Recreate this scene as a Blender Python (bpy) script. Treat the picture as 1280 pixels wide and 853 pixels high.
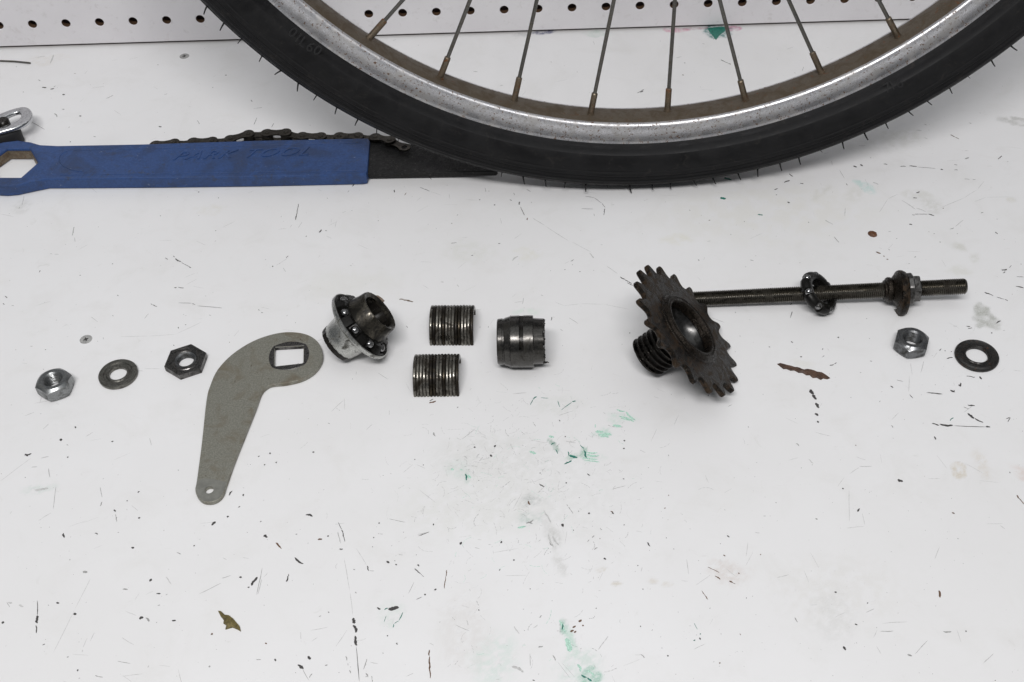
import bpy, bmesh, math, random
import numpy as np
from mathutils import Vector, Matrix
from mathutils.geometry import tessellate_polygon
R = math.radians
random.seed(7)
for o in list(bpy.data.objects): bpy.data.objects.remove(o)
SC = bpy.context.scene
COL = SC.collection
MM = 0.001

# ------------------------------------------------------------------ camera (hand-held above the bench, looking down 46 deg)
FPX, PITCH, ROLL, YAW, CAMH = 1500.0, R(46), -0.0433, 0.0240, 494.0   # focal length in photo pixels, height in mm
_f = Vector((0, math.cos(PITCH), -math.sin(PITCH))); _u = Vector((0, math.sin(PITCH), math.cos(PITCH))); _x = Vector((1, 0, 0))
_x, _u = math.cos(ROLL)*_x + math.sin(ROLL)*_u, -math.sin(ROLL)*_x + math.cos(ROLL)*_u
_rz = Matrix.Rotation(YAW, 3, 'Z')
CX, CU, CF = _rz @ _x, _rz @ _u, _rz @ _f
cam = bpy.data.cameras.new('camera'); camo = bpy.data.objects.new('camera', cam); COL.objects.link(camo)
m = Matrix((CX, CU, -CF)).transposed().to_4x4(); m.translation = Vector((0, 0, CAMH*MM)); camo.matrix_world = m
cam.sensor_width = 36; cam.lens = FPX/1280*36; cam.clip_start = 0.01; cam.clip_end = 50
SC.camera = camo

# ------------------------------------------------------------------ light: a ceiling fixture in front of the bench plus the room's pale fill
W = bpy.data.worlds.new('World'); SC.world = W; W.use_nodes = True
W.node_tree.nodes['Background'].inputs[0].default_value = (0.93, 0.96, 1.0, 1)
W.node_tree.nodes['Background'].inputs[1].default_value = 0.15
def area(name, loc, target, sx, sy, watts, color):
    l = bpy.data.lights.new(name, 'AREA'); l.shape = 'RECTANGLE'; l.size = sx; l.size_y = sy; l.energy = watts; l.color = color
    o = bpy.data.objects.new(name, l); COL.objects.link(o); o.location = loc
    o.rotation_euler = (Vector(target) - Vector(loc)).to_track_quat('-Z', 'Y').to_euler()
    return o
area('strip_light', (-0.10, -0.38, 1.45), (0.0, 0.42, 0), 0.9, 0.2, 19, (1.0, 0.98, 0.985))
area('ceiling_bounce_fill', (0.0, 0.2, 2.3), (0.0, 0.2, 0), 3.0, 3.0, 18, (0.97, 0.985, 1.0))  # added soft fill standing in for bounce off the unseen ceiling
SC.view_settings.view_transform = 'Standard'; SC.view_settings.look = 'None'
SC.view_settings.exposure = 0.07; SC.view_settings.gamma = 1.0; SC.view_settings.use_curve_mapping = False
SC.render.engine = 'CYCLES'

# ------------------------------------------------------------------ helpers
def on(u, v, z=0.0):
    """the spot on the level z (mm) above the bench that the photo shows at pixel u, v; in mm"""
    d = CF + CX*((u-640)/FPX) - CU*((v-426.5)/FPX)
    t = (z-CAMH)/d.z
    return Vector((d.x*t, d.y*t, z))
def frame(n, up=(0, 0, 1)):
    """rotation whose local z is n"""
    n = Vector(n).normalized(); x = Vector(up).cross(n).normalized(); y = n.cross(x)
    return Matrix((x, y, n)).transposed().to_4x4()
class G:
    def __init__(s): s.v = []; s.f = []; s.m = []; s.uv = None
    def add(s, vs, fs, M=None, mi=0):
        b = len(s.v)
        s.v += [tuple(M @ Vector(p)) if M else tuple(p) for p in vs]
        s.f += [tuple(i+b for i in f) for f in fs]; s.m += [mi]*len(fs)
        return s
    def grid(s, rows, closed_u=True, closed_v=False, M=None, mi=0):
        n = len(rows[0]); vs = [p for r in rows for p in r]; fs = []
        nr = len(rows)
        for i in range(nr if closed_v else nr-1):
            for j in range(n if closed_u else n-1):
                a, b = i*n+j, i*n+(j+1) % n; c, d = ((i+1) % nr)*n+(j+1) % n, ((i+1) % nr)*n+j
                fs.append((a, b, c, d))
        return s.add(vs, fs, M, mi)
    def lathe(s, prof, seg=48, M=None, closed=True, mi=0, wob=None):
        """profile [(radius, z)] round local z"""
        rows = []
        for k, (r, z) in enumerate(prof):
            rows.append([((r+(wob(k, j/seg) if wob else 0))*math.cos(2*math.pi*j/seg), (r+(wob(k, j/seg) if wob else 0))*math.sin(2*math.pi*j/seg), z) for j in range(seg)])
        return s.grid(rows, True, closed, M, mi)
    def sphere(s, c, r, M=None, seg=16, mi=0):
        rows = []
        for i in range(9):
            a = -math.pi/2+math.pi*i/8; rr = max(r*math.cos(a), 1e-4)
            rows.append([(c[0]+rr*math.cos(2*math.pi*j/seg), c[1]+rr*math.sin(2*math.pi*j/seg), c[2]+r*math.sin(a)) for j in range(seg)])
        return s.grid(rows, True, False, M, mi)
    def tube(s, pts, r, seg=10, caps=True, mi=0):
        pts = [Vector(p) for p in pts]; rows = []
        rr = r if isinstance(r, (list, tuple)) else [r]*len(pts)
        ref = None
        for i, p in enumerate(pts):
            t = (pts[min(i+1, len(pts)-1)]-pts[max(i-1, 0)]).normalized()
            if ref is None: ref = t.orthogonal().normalized()
            ref = (ref - t*ref.dot(t)).normalized(); b = t.cross(ref)
            rows.append([tuple(p+rr[i]*(math.cos(2*math.pi*j/seg)*ref+math.sin(2*math.pi*j/seg)*b)) for j in range(seg)])
        b0 = len(s.v); s.grid(rows, True, False, None, mi)
        if caps:
            s.f.append(tuple(b0+j for j in reversed(range(seg)))); s.m.append(mi)
            s.f.append(tuple(b0+(len(pts)-1)*seg+j for j in range(seg))); s.m.append(mi)
        return s
    def plate(s, outer, holes, z0, z1, bev=0.4, M=None, mi=0):
        """flat plate with rounded-over edges; loops are 2-D points"""
        def ccw(l):
            a = sum(l[i][0]*l[(i+1) % len(l)][1]-l[(i+1) % len(l)][0]*l[i][1] for i in range(len(l)))
            return l if a > 0 else l[::-1]
        loops = [ccw([Vector((p[0], p[1])) for p in outer])]+[ccw([Vector((p[0], p[1])) for p in h])[::-1] for h in holes]
        def inset(l, d):
            out = []; n = len(l)
            for i in range(n):
                e1 = (l[i]-l[i-1]); e2 = (l[(i+1) % n]-l[i])
                if e1.length < 1e-9 or e2.length < 1e-9: out.append(l[i].copy()); continue
                e1.normalize(); e2.normalize()
                n1 = Vector((-e1.y, e1.x)); n2 = Vector((-e2.y, e2.x)); k = n1+n2
                if k.length < 1e-6: k = n1
                k.normalize(); out.append(l[i]+k*(d/max(k.dot(n1), 0.4)))
            return out
        lv = [(bev, z0), (0, z0+bev), (0, z1-bev), (bev*0.3, z1-bev*0.3), (bev, z1)]
        vs = []; fs = []; top = []; bot = []
        for l in loops:
            n = len(l); base = len(vs)
            for d, z in lv: vs += [(p.x, p.y, z) for p in inset(l, d)]
            for k in range(len(lv)-1):
                for j in range(n):
                    fs.append((base+k*n+j, base+k*n+(j+1) % n, base+(k+1)*n+(j+1) % n, base+(k+1)*n+j))
            bot.append([base+j for j in range(n)]); top.append([base+(len(lv)-1)*n+j for j in range(n)])
        for grp, flip in ((top, False), (bot, True)):
            idx = [i for g in grp for i in g]
            tri = tessellate_polygon([[Vector(vs[i]) for i in g] for g in grp])
            for t in tri:
                a, b, c = (Vector(vs[idx[i]]) for i in t)
                up = (b-a).cross(c-a).z > 0
                q = tuple(idx[i] for i in t)
                fs.append(q if up != flip else q[::-1])
        return s.add(vs, fs, M, mi)
    def build(s, name, mats, parent=None, smooth=40, loc=None, rot=None):
        me = bpy.data.meshes.new(name)
        me.from_pydata([(x*MM, y*MM, z*MM) for x, y, z in s.v], [], s.f)
        if not isinstance(mats, (list, tuple)): mats = [mats]
        for k in mats: me.materials.append(k)
        me.polygons.foreach_set('material_index', s.m)
        bm = bmesh.new(); bm.from_mesh(me); bmesh.ops.remove_doubles(bm, verts=bm.verts, dist=1e-7)
        bmesh.ops.recalc_face_normals(bm, faces=bm.faces); bm.to_mesh(me); bm.free()
        me.shade_smooth()
        me.set_sharp_from_angle(angle=R(smooth))
        return link(name, me, parent, loc, rot)
def link(name, me, parent=None, loc=None, rot=None):
    o = bpy.data.objects.new(name, me); COL.objects.link(o); o.parent = parent
    if loc is not None: o.location = Vector(loc)*MM
    if rot is not None: o.rotation_euler = rot
    return o
def thing(name, label, cat, loc=(0, 0, 0), M=None, group=None):
    o = bpy.data.objects.new(name, None); COL.objects.link(o); o.empty_display_size = 0.01
    if M is not None:
        k = M.copy(); k.translation = Vector(loc)*MM; o.matrix_world = k
    else: o.location = Vector(loc)*MM
    return tag(o, label, cat, group)
def tag(o, label=None, cat=None, group=None, kind=None):
    for k, v in (('label', label), ('category', cat), ('group', group), ('kind', kind)):
        if v: o[k] = v
    return o

# ------------------------------------------------------------------ materials
class N:
    def __init__(s, name):
        s.mat = bpy.data.materials.new(name); s.mat.use_nodes = True; s.t = s.mat.node_tree
        s.p = s.t.nodes['Principled BSDF']
    def new(s, typ, **kw):
        n = s.t.nodes.new(typ)
        for k, v in kw.items():
            if k.startswith('_'): setattr(n, k[1:], v)
            else: n.inputs[k.replace('__', ' ')].default_value = v
        return n
    def ln(s, a, b): s.t.links.new(a, b)
    def coords(s): return s.new('ShaderNodeTexCoord').outputs['Object']
    def noise(s, vec, scale, detail=6, rough=0.6, dist=0.0):
        n = s.new('ShaderNodeTexNoise', Scale=scale, Detail=detail, Roughness=rough, Distortion=dist); s.ln(vec, n.inputs['Vector']); return n.outputs['Fac']
    def ramp(s, fac, stops):
        n = s.new('ShaderNodeValToRGB'); cr = n.color_ramp
        while len(cr.elements) < len(stops): cr.elements.new(0.5)
        for e, (p, c) in zip(cr.elements, stops):
            e.position = p; e.color = (*c, 1) if len(c) == 3 else c
        s.ln(fac, n.inputs['Fac']); return n.outputs['Color']
    def step(s, fac, a, b, lo=0.0, hi=1.0):
        n = s.new('ShaderNodeMapRange', _interpolation_type='SMOOTHSTEP'); s.ln(fac, n.inputs['Value'])
        for k, v in (('From Min', a), ('From Max', b), ('To Min', lo), ('To Max', hi)): n.inputs[k].default_value = v
        return n.outputs['Result']
    def mix(s, fac, a, b):
        n = s.new('ShaderNodeMix', _data_type='RGBA')
        for sock, val in ((n.inputs[0], fac), (n.inputs[6], a), (n.inputs[7], b)):
            if isinstance(val, (int, float)): sock.default_value = val
            elif isinstance(val, tuple): sock.default_value = (*val, 1)
            else: s.ln(val, sock)
        return n.outputs[2]
    def math(s, op, a, b=None):
        n = s.new('ShaderNodeMath', _operation=op)
        for i, val in enumerate((a, b)):
            if val is None: continue
            if isinstance(val, (int, float)): n.inputs[i].default_value = val
            else: s.ln(val, n.inputs[i])
        return n.outputs[0]
    def bump(s, h, strength, dist=0.0002):
        n = s.new('ShaderNodeBump', Strength=strength, Distance=dist); s.ln(h, n.inputs['Height']); s.ln(n.outputs['Normal'], s.p.inputs['Normal'])
    def setp(s, **kw):
        for k, v in kw.items():
            sock = s.p.inputs[k.replace('__', ' ')]
            if isinstance(v, (int, float)): sock.default_value = v
            elif isinstance(v, tuple): sock.default_value = (*v, 1)
            else: s.ln(v, sock)

def metal(name, base, dark, rough=(0.28, 0.6), cover=(0.45, 0.62), scale=140, bump=0.15, fine=900, metallic=(1.0, 0.35), spots=None):
    """worn metal: bare metal with a film of grime or oxide in patches and streaks"""
    n = N(name); c = n.coords()
    big = n.noise(c, scale, 8, 0.68, 0.6); fin = n.noise(c, fine, 4, 0.6)
    k = n.step(big, *cover)
    var = n.mix(n.step(fin, 0.3, 0.75), tuple(x*0.72 for x in base), tuple(min(x*1.15, 1) for x in base))
    col = n.mix(k, var, dark)
    mt = n.step(k, 0, 1, metallic[0], metallic[1]); rg = n.step(n.math('ADD', n.math('MULTIPLY', k, 0.7), n.math('MULTIPLY', fin, 0.3)), 0, 1, *rough)
    if spots:
        s = n.step(n.noise(c, spots[1], 5, 0.7), spots[2], spots[2]+0.06)
        col = n.mix(s, col, spots[0]); mt = n.math('MULTIPLY', mt, n.step(s, 0, 1, 1, 0.1))
    n.setp(Base__Color=col, Metallic=mt, Roughness=rg, Specular__IOR__Level=0.22)
    n.bump(n.math('ADD', big, n.math('MULTIPLY', fin, 0.5)), min(bump, 1.0), 0.0002 if bump < 0.75 else 0.0009)
    return n.mat

zinc = metal('dull zinc plating', (0.31, 0.32, 0.32), (0.07, 0.07, 0.065), (0.32, 0.55), (0.46, 0.70), 260, 0.25, 1600)
zinc_dark = metal('grey zinc with grime', (0.22, 0.225, 0.23), (0.04, 0.04, 0.036), (0.30, 0.55), (0.44, 0.66), 240, 0.25, 1500)
steel_dark = metal('oily dark steel', (0.16, 0.155, 0.15), (0.018, 0.017, 0.015), (0.24, 0.45), (0.42, 0.66), 220, 0.2, 1300)
steel_black = metal('blackened washer steel', (0.085, 0.083, 0.08), (0.018, 0.016, 0.014), (0.3, 0.5), (0.4, 0.65), 300, 0.25, 1800, spots=((0.10, 0.05, 0.03), 420, 0.60))
steel_barrel = metal('oiled machined steel', (0.085, 0.082, 0.077), (0.018, 0.016, 0.012), (0.24, 0.42), (0.46, 0.70), 120, 0.12, 900)
steel_shoe = metal('oily brake shoe steel', (0.25, 0.238, 0.21), (0.022, 0.018, 0.013), (0.24, 0.42), (0.40, 0.62), 150, 0.12, 900)
grease = metal('black grease and slot shade', (0.02, 0.018, 0.015), (0.008, 0.007, 0.006), (0.22, 0.35), (0.4, 0.6), 300, 0.35, 900, metallic=(0.2, 0.0))
sprocket_m = metal('greasy rusted sprocket steel', (0.012, 0.010, 0.008), (0.030, 0.018, 0.009), (0.26, 0.55), (0.44, 0.60), 240, 1.0, 1000, metallic=(0.7, 0.15), spots=((0.055, 0.047, 0.036), 520, 0.60))
collar_m = metal('greasy dark collar', (0.024, 0.020, 0.016), (0.012, 0.008, 0.005), (0.24, 0.5), (0.45, 0.62), 260, 0.8, 1100, metallic=(0.85, 0.3))
cup_m = metal('polished bearing race', (0.075, 0.074, 0.072), (0.006, 0.006, 0.005), (0.28, 0.4), (0.45, 0.56), 110, 0.05, 600)
screw_m = metal('dark worm steel', (0.055, 0.05, 0.045), (0.010, 0.009, 0.008), (0.22, 0.4), (0.42, 0.64), 160, 0.2, 1000)
axle_m = metal('oily threaded axle', (0.15, 0.14, 0.12), (0.022, 0.018, 0.013), (0.26, 0.46), (0.42, 0.66), 75, 0.25, 1200)
ball_m = metal('bright steel ball', (0.30, 0.30, 0.30), (0.025, 0.023, 0.02), (0.12, 0.28), (0.46, 0.66), 220, 0.03, 900)
cage_m = metal('black bearing cage', (0.020, 0.019, 0.018), (0.006, 0.006, 0.005), (0.25, 0.42), (0.4, 0.62), 260, 0.3, 1100, metallic=(0.7, 0.2))
ring_m = metal('oily brown ring steel', (0.095, 0.086, 0.07), (0.010, 0.009, 0.007), (0.18, 0.42), (0.38, 0.58), 130, 0.15, 1000)
cap_m = metal('scuffed plated cap', (0.52, 0.525, 0.50), (0.05, 0.047, 0.038), (0.26, 0.55), (0.50, 0.66), 190, 0.2, 1300)
arm_m = metal('painted grey brake arm', (0.275, 0.272, 0.232), (0.17, 0.15, 0.112), (0.38, 0.55), (0.47, 0.68), 85, 0.25, 1200, metallic=(0.45, 0.3), spots=((0.08, 0.062, 0.04), 240, 0.635))
chrome = metal('chromed rim with rust specks', (0.74, 0.74, 0.76), (0.54, 0.53, 0.52), (0.36, 0.55), (0.42, 0.66), 130, 0.3, 1700, metallic=(0.95, 0.75), spots=((0.13, 0.075, 0.045), 560, 0.57))
chrome_bed = metal('dull brown rim bed', (0.135, 0.112, 0.085), (0.075, 0.057, 0.038), (0.5, 0.7), (0.4, 0.65), 120, 0.35, 1400, metallic=(0.45, 0.15), spots=((0.12, 0.05, 0.022), 300, 0.62))
chrome_lever = metal('chromed lever', (0.62, 0.63, 0.64), (0.30, 0.30, 0.30), (0.16, 0.4), (0.5, 0.75), 90, 0.08, 1500)
spoke_m = metal('dull steel spoke', (0.20, 0.195, 0.18), (0.09, 0.08, 0.065), (0.38, 0.55), (0.4, 0.7), 160, 0.2, 1500)
nipple_m = metal('tarnished nipple', (0.24, 0.20, 0.15), (0.12, 0.085, 0.055), (0.4, 0.6), (0.4, 0.66), 220, 0.3, 1300, spots=((0.15, 0.06, 0.025), 300, 0.58))
chain_m = metal('oily chain steel', (0.075, 0.068, 0.058), (0.02, 0.017, 0.013), (0.32, 0.55), (0.42, 0.66), 230, 0.3, 1300)
blade_m = metal('black oxide blade', (0.026, 0.026, 0.026), (0.016, 0.016, 0.016), (0.45, 0.65), (0.4, 0.7), 300, 0.8, 1500, metallic=(0.4, 0.2), spots=((0.075, 0.072, 0.068), 700, 0.60))

def plain(name, col, rough, var=0.12, scale=400, bump=0.1, spec=0.5):
    n = N(name); c = n.coords(); f = n.noise(c, scale, 6, 0.65)
    n.setp(Base__Color=n.mix(n.step(f, 0.3, 0.7), tuple(x*(1-var) for x in col), tuple(min(1, x*(1+var)) for x in col)), Roughness=rough, Specular__IOR__Level=spec)
    n.bump(f, bump); return n.mat
def blue_vinyl():
    n = N('grubby blue vinyl'); c = n.coords()
    big = n.noise(c, 38, 8, 0.7, 0.8); fin = n.noise(c, 700, 5, 0.65); mid = n.noise(c, 160, 7, 0.75, 0.4)
    col = n.mix(n.step(fin, 0.3, 0.7), (0.015, 0.045, 0.145), (0.023, 0.066, 0.20))
    col = n.mix(n.step(big, 0.46, 0.66, 0, 0.6), col, (0.022, 0.034, 0.070))
    col = n.mix(n.step(mid, 0.56, 0.68, 0, 0.7), col, (0.03, 0.035, 0.045))
    col = n.mix(n.step(n.noise(c, 430, 4, 0.6), 0.66, 0.74, 0, 0.6), col, (0.22, 0.26, 0.34))
    n.setp(Base__Color=col, Roughness=n.step(big, 0.3, 0.7, 0.42, 0.58)); n.bump(n.math('ADD', fin, mid), 0.25); return n.mat
blue = blue_vinyl()
arm_bare = plain('rubbed grey arm end', (0.165, 0.166, 0.148), 0.45, 0.14, 300, 0.15)
blue_text = plain('worn blue lettering', (0.013, 0.034, 0.115), 0.5, 0.2, 400, 0.1, 0.3)
black_rubber = plain('black rubber block', (0.015, 0.015, 0.016), 0.6)
board_white = None
brown_edge = plain('brown hardboard edge', (0.085, 0.045, 0.022), 0.8, 0.3, 300, 0.3)
dark_back = plain('dark wall cavity', (0.09, 0.06, 0.055), 0.9)
chip_dark = plain('dark chips and grit', (0.055, 0.052, 0.05), 0.7, 0.4, 900)
chip_grey = plain('grey scuffs', (0.33, 0.33, 0.32), 0.7, 0.3, 900)
chip_light = plain('hairline scratches', (0.52, 0.52, 0.51), 0.6, 0.2, 900)
chip_brown = plain('brown specks', (0.12, 0.065, 0.035), 0.7, 0.4, 900)
chip_green = plain('dried green paint', (0.02, 0.16, 0.12), 0.5, 0.4, 700)
smear_m = plain('thin green paint smear', (0.42, 0.64, 0.53), 0.5, 0.35, 1500)
splinter_m = plain('brown bark sliver', (0.075, 0.042, 0.027), 0.6, 0.5, 500, 0.6)
seed_m = plain('brown seed husk', (0.11, 0.045, 0.018), 0.4, 0.4, 500, 0.4)
leaf_m = plain('dry olive leaf', (0.12, 0.095, 0.03), 0.7, 0.5, 500, 0.6)
flake_m = plain('grey brown flake', (0.16, 0.12, 0.09), 0.6, 0.35, 500, 0.5)

# ------------------------------------------------------------------ the setting: white painted bench top
WALLY = 802.0
STAINS = [  # pixel centre, half sizes mm, turn, colour, strength, noise scale
    (1231, 396, 6.8, 11, 0, (0.36, 0.37, 0.33), 0.85, 400), (1198, 309, 6, 4.5, 0, (0.50, 0.50, 0.43), 0.5, 300),
    (1214, 321, 4.5, 6, 0, (0.50, 0.50, 0.43), 0.4, 500), (1200, 340, 10, 6, 0, (0.62, 0.62, 0.56), 0.5, 300),
    (1025, 240, 5, 12, -35, (0.55, 0.55, 0.50), 0.5, 400), (1078, 233, 10, 4.5, -45, (0.40, 0.62, 0.58), 0.6, 600),
    (1068, 243, 8, 9, 0, (0.60, 0.60, 0.55), 0.4, 500), (1152, 245, 14, 7, -20, (0.56, 0.56, 0.50), 0.45, 500), (1168, 258, 9, 7, 0, (0.50, 0.50, 0.45), 0.4, 600),
    (1268, 152, 12, 6, -20, (0.33, 0.33, 0.30), 0.6, 500), (1100, 180, 40, 14, 0, (0.60, 0.60, 0.57), 0.4, 350), (1130, 170, 18, 10, 0, (0.55, 0.55, 0.5), 0.4, 600), (1265, 250, 4, 3, 0, (0.5, 0.47, 0.36), 0.5, 400),
    (700, 505, 20, 9, 0, (0.58, 0.60, 0.55), 0.32, 900), (755, 540, 6, 3.5, 10, (0.25, 0.55, 0.40), 0.4, 1100), (778, 522, 10, 3, -20, (0.35, 0.62, 0.48), 0.35, 1300), (752, 543, 8, 2.5, 0, (0.35, 0.60, 0.48), 0.35, 900), (770, 527, 6, 3, -20, (0.3, 0.55, 0.4), 0.3, 1500),
    (716, 570, 5, 2.0, 20, (0.10, 0.36, 0.22), 0.6, 900), (730, 566, 2.5, 5, 0, (0.10, 0.36, 0.22), 0.6, 900), (742, 571, 9, 3, 0, (0.3, 0.55, 0.42), 0.4, 1300), (692, 556, 2, 6, 25, (0.04, 0.22, 0.12), 0.7, 1200),
    (583, 597, 2.0, 5, 0, (0.10, 0.34, 0.22), 0.5, 900), (575, 585, 8, 8, 0, (0.45, 0.6, 0.52), 0.3, 1100), (620, 570, 50, 22, 0, (0.56, 0.57, 0.53), 0.28, 700), (600, 630, 60, 30, 0, (0.64, 0.65, 0.60), 0.3, 500), (680, 610, 60, 40, 0, (0.62, 0.62, 0.60), 0.25, 700),
    (690, 675, 5, 9, 10, (0.42, 0.42, 0.39), 0.45, 900), (683, 660, 4, 11, 15, (0.52, 0.52, 0.5), 0.35, 900), (668, 627, 8, 6, 0, (0.35, 0.38, 0.36), 0.5, 1100), (700, 704, 3, 9, 12, (0.5, 0.5, 0.47), 0.45, 800), (662, 650, 7, 4, 0, (0.35, 0.45, 0.4), 0.55, 1200),
    (490, 768, 9, 9, 0, (0.58, 0.66, 0.60), 0.45, 900), (703, 783, 2.2, 5, 0, (0.08, 0.36, 0.22), 0.7, 1000), (711, 803, 3, 10, 10, (0.28, 0.56, 0.42), 0.5, 900), (735, 848, 6, 5, 0, (0.10, 0.40, 0.26), 0.7, 900), (722, 838, 14, 12, 0, (0.4, 0.58, 0.48), 0.4, 900),
    (615, 825, 14, 18, 0, (0.48, 0.64, 0.56), 0.4, 700), (580, 790, 14, 30, 0, (0.64, 0.62, 0.60), 0.4, 600), (750, 712, 3.5, 1.8, 0, (0.48, 0.42, 0.30), 0.5, 700), (770, 730, 3.5, 1.8, 0, (0.48, 0.42, 0.30), 0.5, 700), (834, 730, 4, 2, 0, (0.50, 0.43, 0.32), 0.5, 700), (815, 725, 3.5, 2, 0, (0.54, 0.48, 0.38), 0.5, 700), (912, 715, 14, 8, 0, (0.55, 0.47, 0.42), 0.4, 800),
    (1198, 588, 4, 5, 0, (0.52, 0.44, 0.30), 0.6, 700), (1225, 580, 5, 12, 0, (0.60, 0.54, 0.45), 0.4, 700), (1050, 740, 40, 26, 0, (0.66, 0.65, 0.62), 0.4, 500), (1275, 592, 5, 6, 0, (0.62, 0.48, 0.42), 0.5, 500), (1040, 770, 12, 22, 0, (0.58, 0.58, 0.56), 0.35, 700),
    (898, 40, 13, 10, 0, (0.01, 0.16, 0.15), 0.98, 900), (845, 38, 11, 4, 0, (0.62, 0.20, 0.32), 0.8, 500), (915, 36, 8, 4, 0, (0.55, 0.12, 0.28), 0.9, 500), (747, 42, 14, 6, 0, (0.50, 0.60, 0.54), 0.6, 400), (680, 40, 10, 4, 0, (0.05, 0.06, 0.18), 0.85, 900), (652, 43, 9, 5, 0, (0.45, 0.45, 0.46), 0.5, 700), (868, 36, 12, 2, 0, (0.35, 0.08, 0.16), 0.7, 500),
    (440, 355, 40, 20, 0, (0.70, 0.70, 0.66), 0.45, 250), (848, 300, 14, 8, 0, (0.68, 0.66, 0.55), 0.5, 350), (655, 320, 14, 10, 0, (0.68, 0.67, 0.58), 0.5, 400), (585, 315, 20, 14, 0, (0.64, 0.65, 0.60), 0.4, 450), (260, 262, 14, 7, 0, (0.66, 0.64, 0.56), 0.45, 350), (60, 75, 22, 8, 0, (0.66, 0.63, 0.57), 0.4, 500), (28, 258, 8, 12, 0, (0.5, 0.5, 0.47), 0.4, 700),
    (50, 611, 11, 4, 0, (0.50, 0.60, 0.54), 0.5, 800), (960, 265, 90, 40, 0, (0.70, 0.69, 0.64), 0.5, 250), (590, 455, 1, 1, 0, (0.7, 0.7, 0.7), 0.1, 300), (1000, 455, 10, 6, 0, (0.68, 0.67, 0.60), 0.4, 350), (660, 391, 12, 4, 0, (0.55, 0.68, 0.58), 0.5, 500),
]
def value_noise(nx, ny, cell, rng):
    """smooth lattice noise in -1..1 on an nx x ny sheet, cell in samples"""
    gx, gy = int(nx/cell)+3, int(ny/cell)+3
    lat = rng.random((gy, gx))*2-1
    x = np.arange(nx)/cell; y = np.arange(ny)/cell
    xi = x.astype(int); yi = y.astype(int); fx = x-xi; fy = y-yi; fx = fx*fx*(3-2*fx); fy = fy*fy*(3-2*fy)
    A = lat[np.ix_(yi, xi)]*(1-fx)+lat[np.ix_(yi, xi+1)]*fx; B = lat[np.ix_(yi+1, xi)]*(1-fx)+lat[np.ix_(yi+1, xi+1)]*fx
    return A*(1-fy)[:, None]+B*fy[:, None]
BX0, BX1, BY0, BY1, BST = -460.0, 460.0, 230.0, WALLY+16, 1.0
def bench_sheet():
    """top of the bench as a fine sheet that carries its old stains as a colour attribute"""
    rng = np.random.default_rng(5)
    nx, ny = int((BX1-BX0)/BST)+1, int((BY1-BY0)/BST)+1
    X, Y = np.meshgrid(np.linspace(BX0, BX1, nx), np.linspace(BY0, BY1, ny))
    dx = sum(value_noise(nx, ny, c, rng)*a for c, a in ((14, 2.6), (6, 1.8), (3, 1.0), (1.6, 0.6)))
    dy = sum(value_noise(nx, ny, c, rng)*a for c, a in ((14, 2.6), (6, 1.8), (3, 1.0), (1.6, 0.6)))
    C = np.zeros((ny, nx, 3)); A = np.zeros((ny, nx))
    for (u, v, rx, ry, rot, cc, k, ns) in STAINS:
        q = on(u, v); e = min(1.0, min(rx, ry)/7.0)
        px, py = X+dx*e-q.x, Y+dy*e-q.y; c_, s_ = math.cos(R(rot)), math.sin(R(rot))
        d = np.hypot((px*c_+py*s_)/rx, (-px*s_+py*c_)/ry)
        lo = 0.72 if k > 0.55 else 0.35
        f = np.clip((1.05-d)/(1.05-lo), 0, 1); f = f*f*(3-2*f)*k
        brk = value_noise(nx, ny, max(1.2, 1400/ns), rng)+0.5*value_noise(nx, ny, max(1.0, 600/ns), rng)
        f = f*np.clip(0.62+(0.5 if k > 0.55 else 0.75)*brk, 0, 1)
        C = C*(1-f)[..., None]+np.array(cc)*f[..., None]; A = A+(1-A)*f
    rgba = np.ones((ny, nx, 4)); rgba[..., :3] = C/np.maximum(A, 1e-4)[..., None]; rgba[..., 3] = A
    me = bpy.data.meshes.new('bench_top')
    V = np.stack([X, Y, np.zeros_like(X)], -1).reshape(-1, 3)*MM
    I = np.arange(nx*ny).reshape(ny, nx)
    F = np.stack([I[:-1, :-1], I[:-1, 1:], I[1:, 1:], I[1:, :-1]], -1).reshape(-1, 4)
    # the rest of the board round the sheet: plain slab
    ex = np.array([(-900, 40, 0), (900, 40, 0), (900, BY1, 0), (-900, BY1, 0), (-900, 40, -24), (900, 40, -24), (900, BY1, -24), (-900, BY1, -24), (BX0, BY0, 0), (BX1, BY0, 0), (BX1, BY1, 0), (BX0, BY1, 0)])*MM
    b = len(V); V = np.concatenate([V, ex])
    G2 = [(0, 1, 9, 8), (1, 2, 10, 9), (3, 0, 8, 11), (4, 7, 6, 5), (0, 4, 5, 1), (1, 5, 6, 2), (2, 6, 7, 3), (3, 7, 4, 0)]
    F = np.concatenate([F, np.array(G2)+b])
    me.vertices.add(len(V)); me.vertices.foreach_set('co', V.ravel())
    me.loops.add(F.size); me.loops.foreach_set('vertex_index', F.ravel().astype(np.int32))
    me.polygons.add(len(F)); me.polygons.foreach_set('loop_start', np.arange(0, F.size, 4, dtype=np.int32))
    me.update(calc_edges=True); me.validate()
    at = me.color_attributes.new('stain', 'FLOAT_COLOR', 'POINT')
    full = np.zeros((len(V), 4)); full[:b] = rgba.reshape(-1, 4); at.data.foreach_set('color', full.ravel())
    me.materials.append(bench_m); me.shade_flat()
    return link('bench_top', me)
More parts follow.
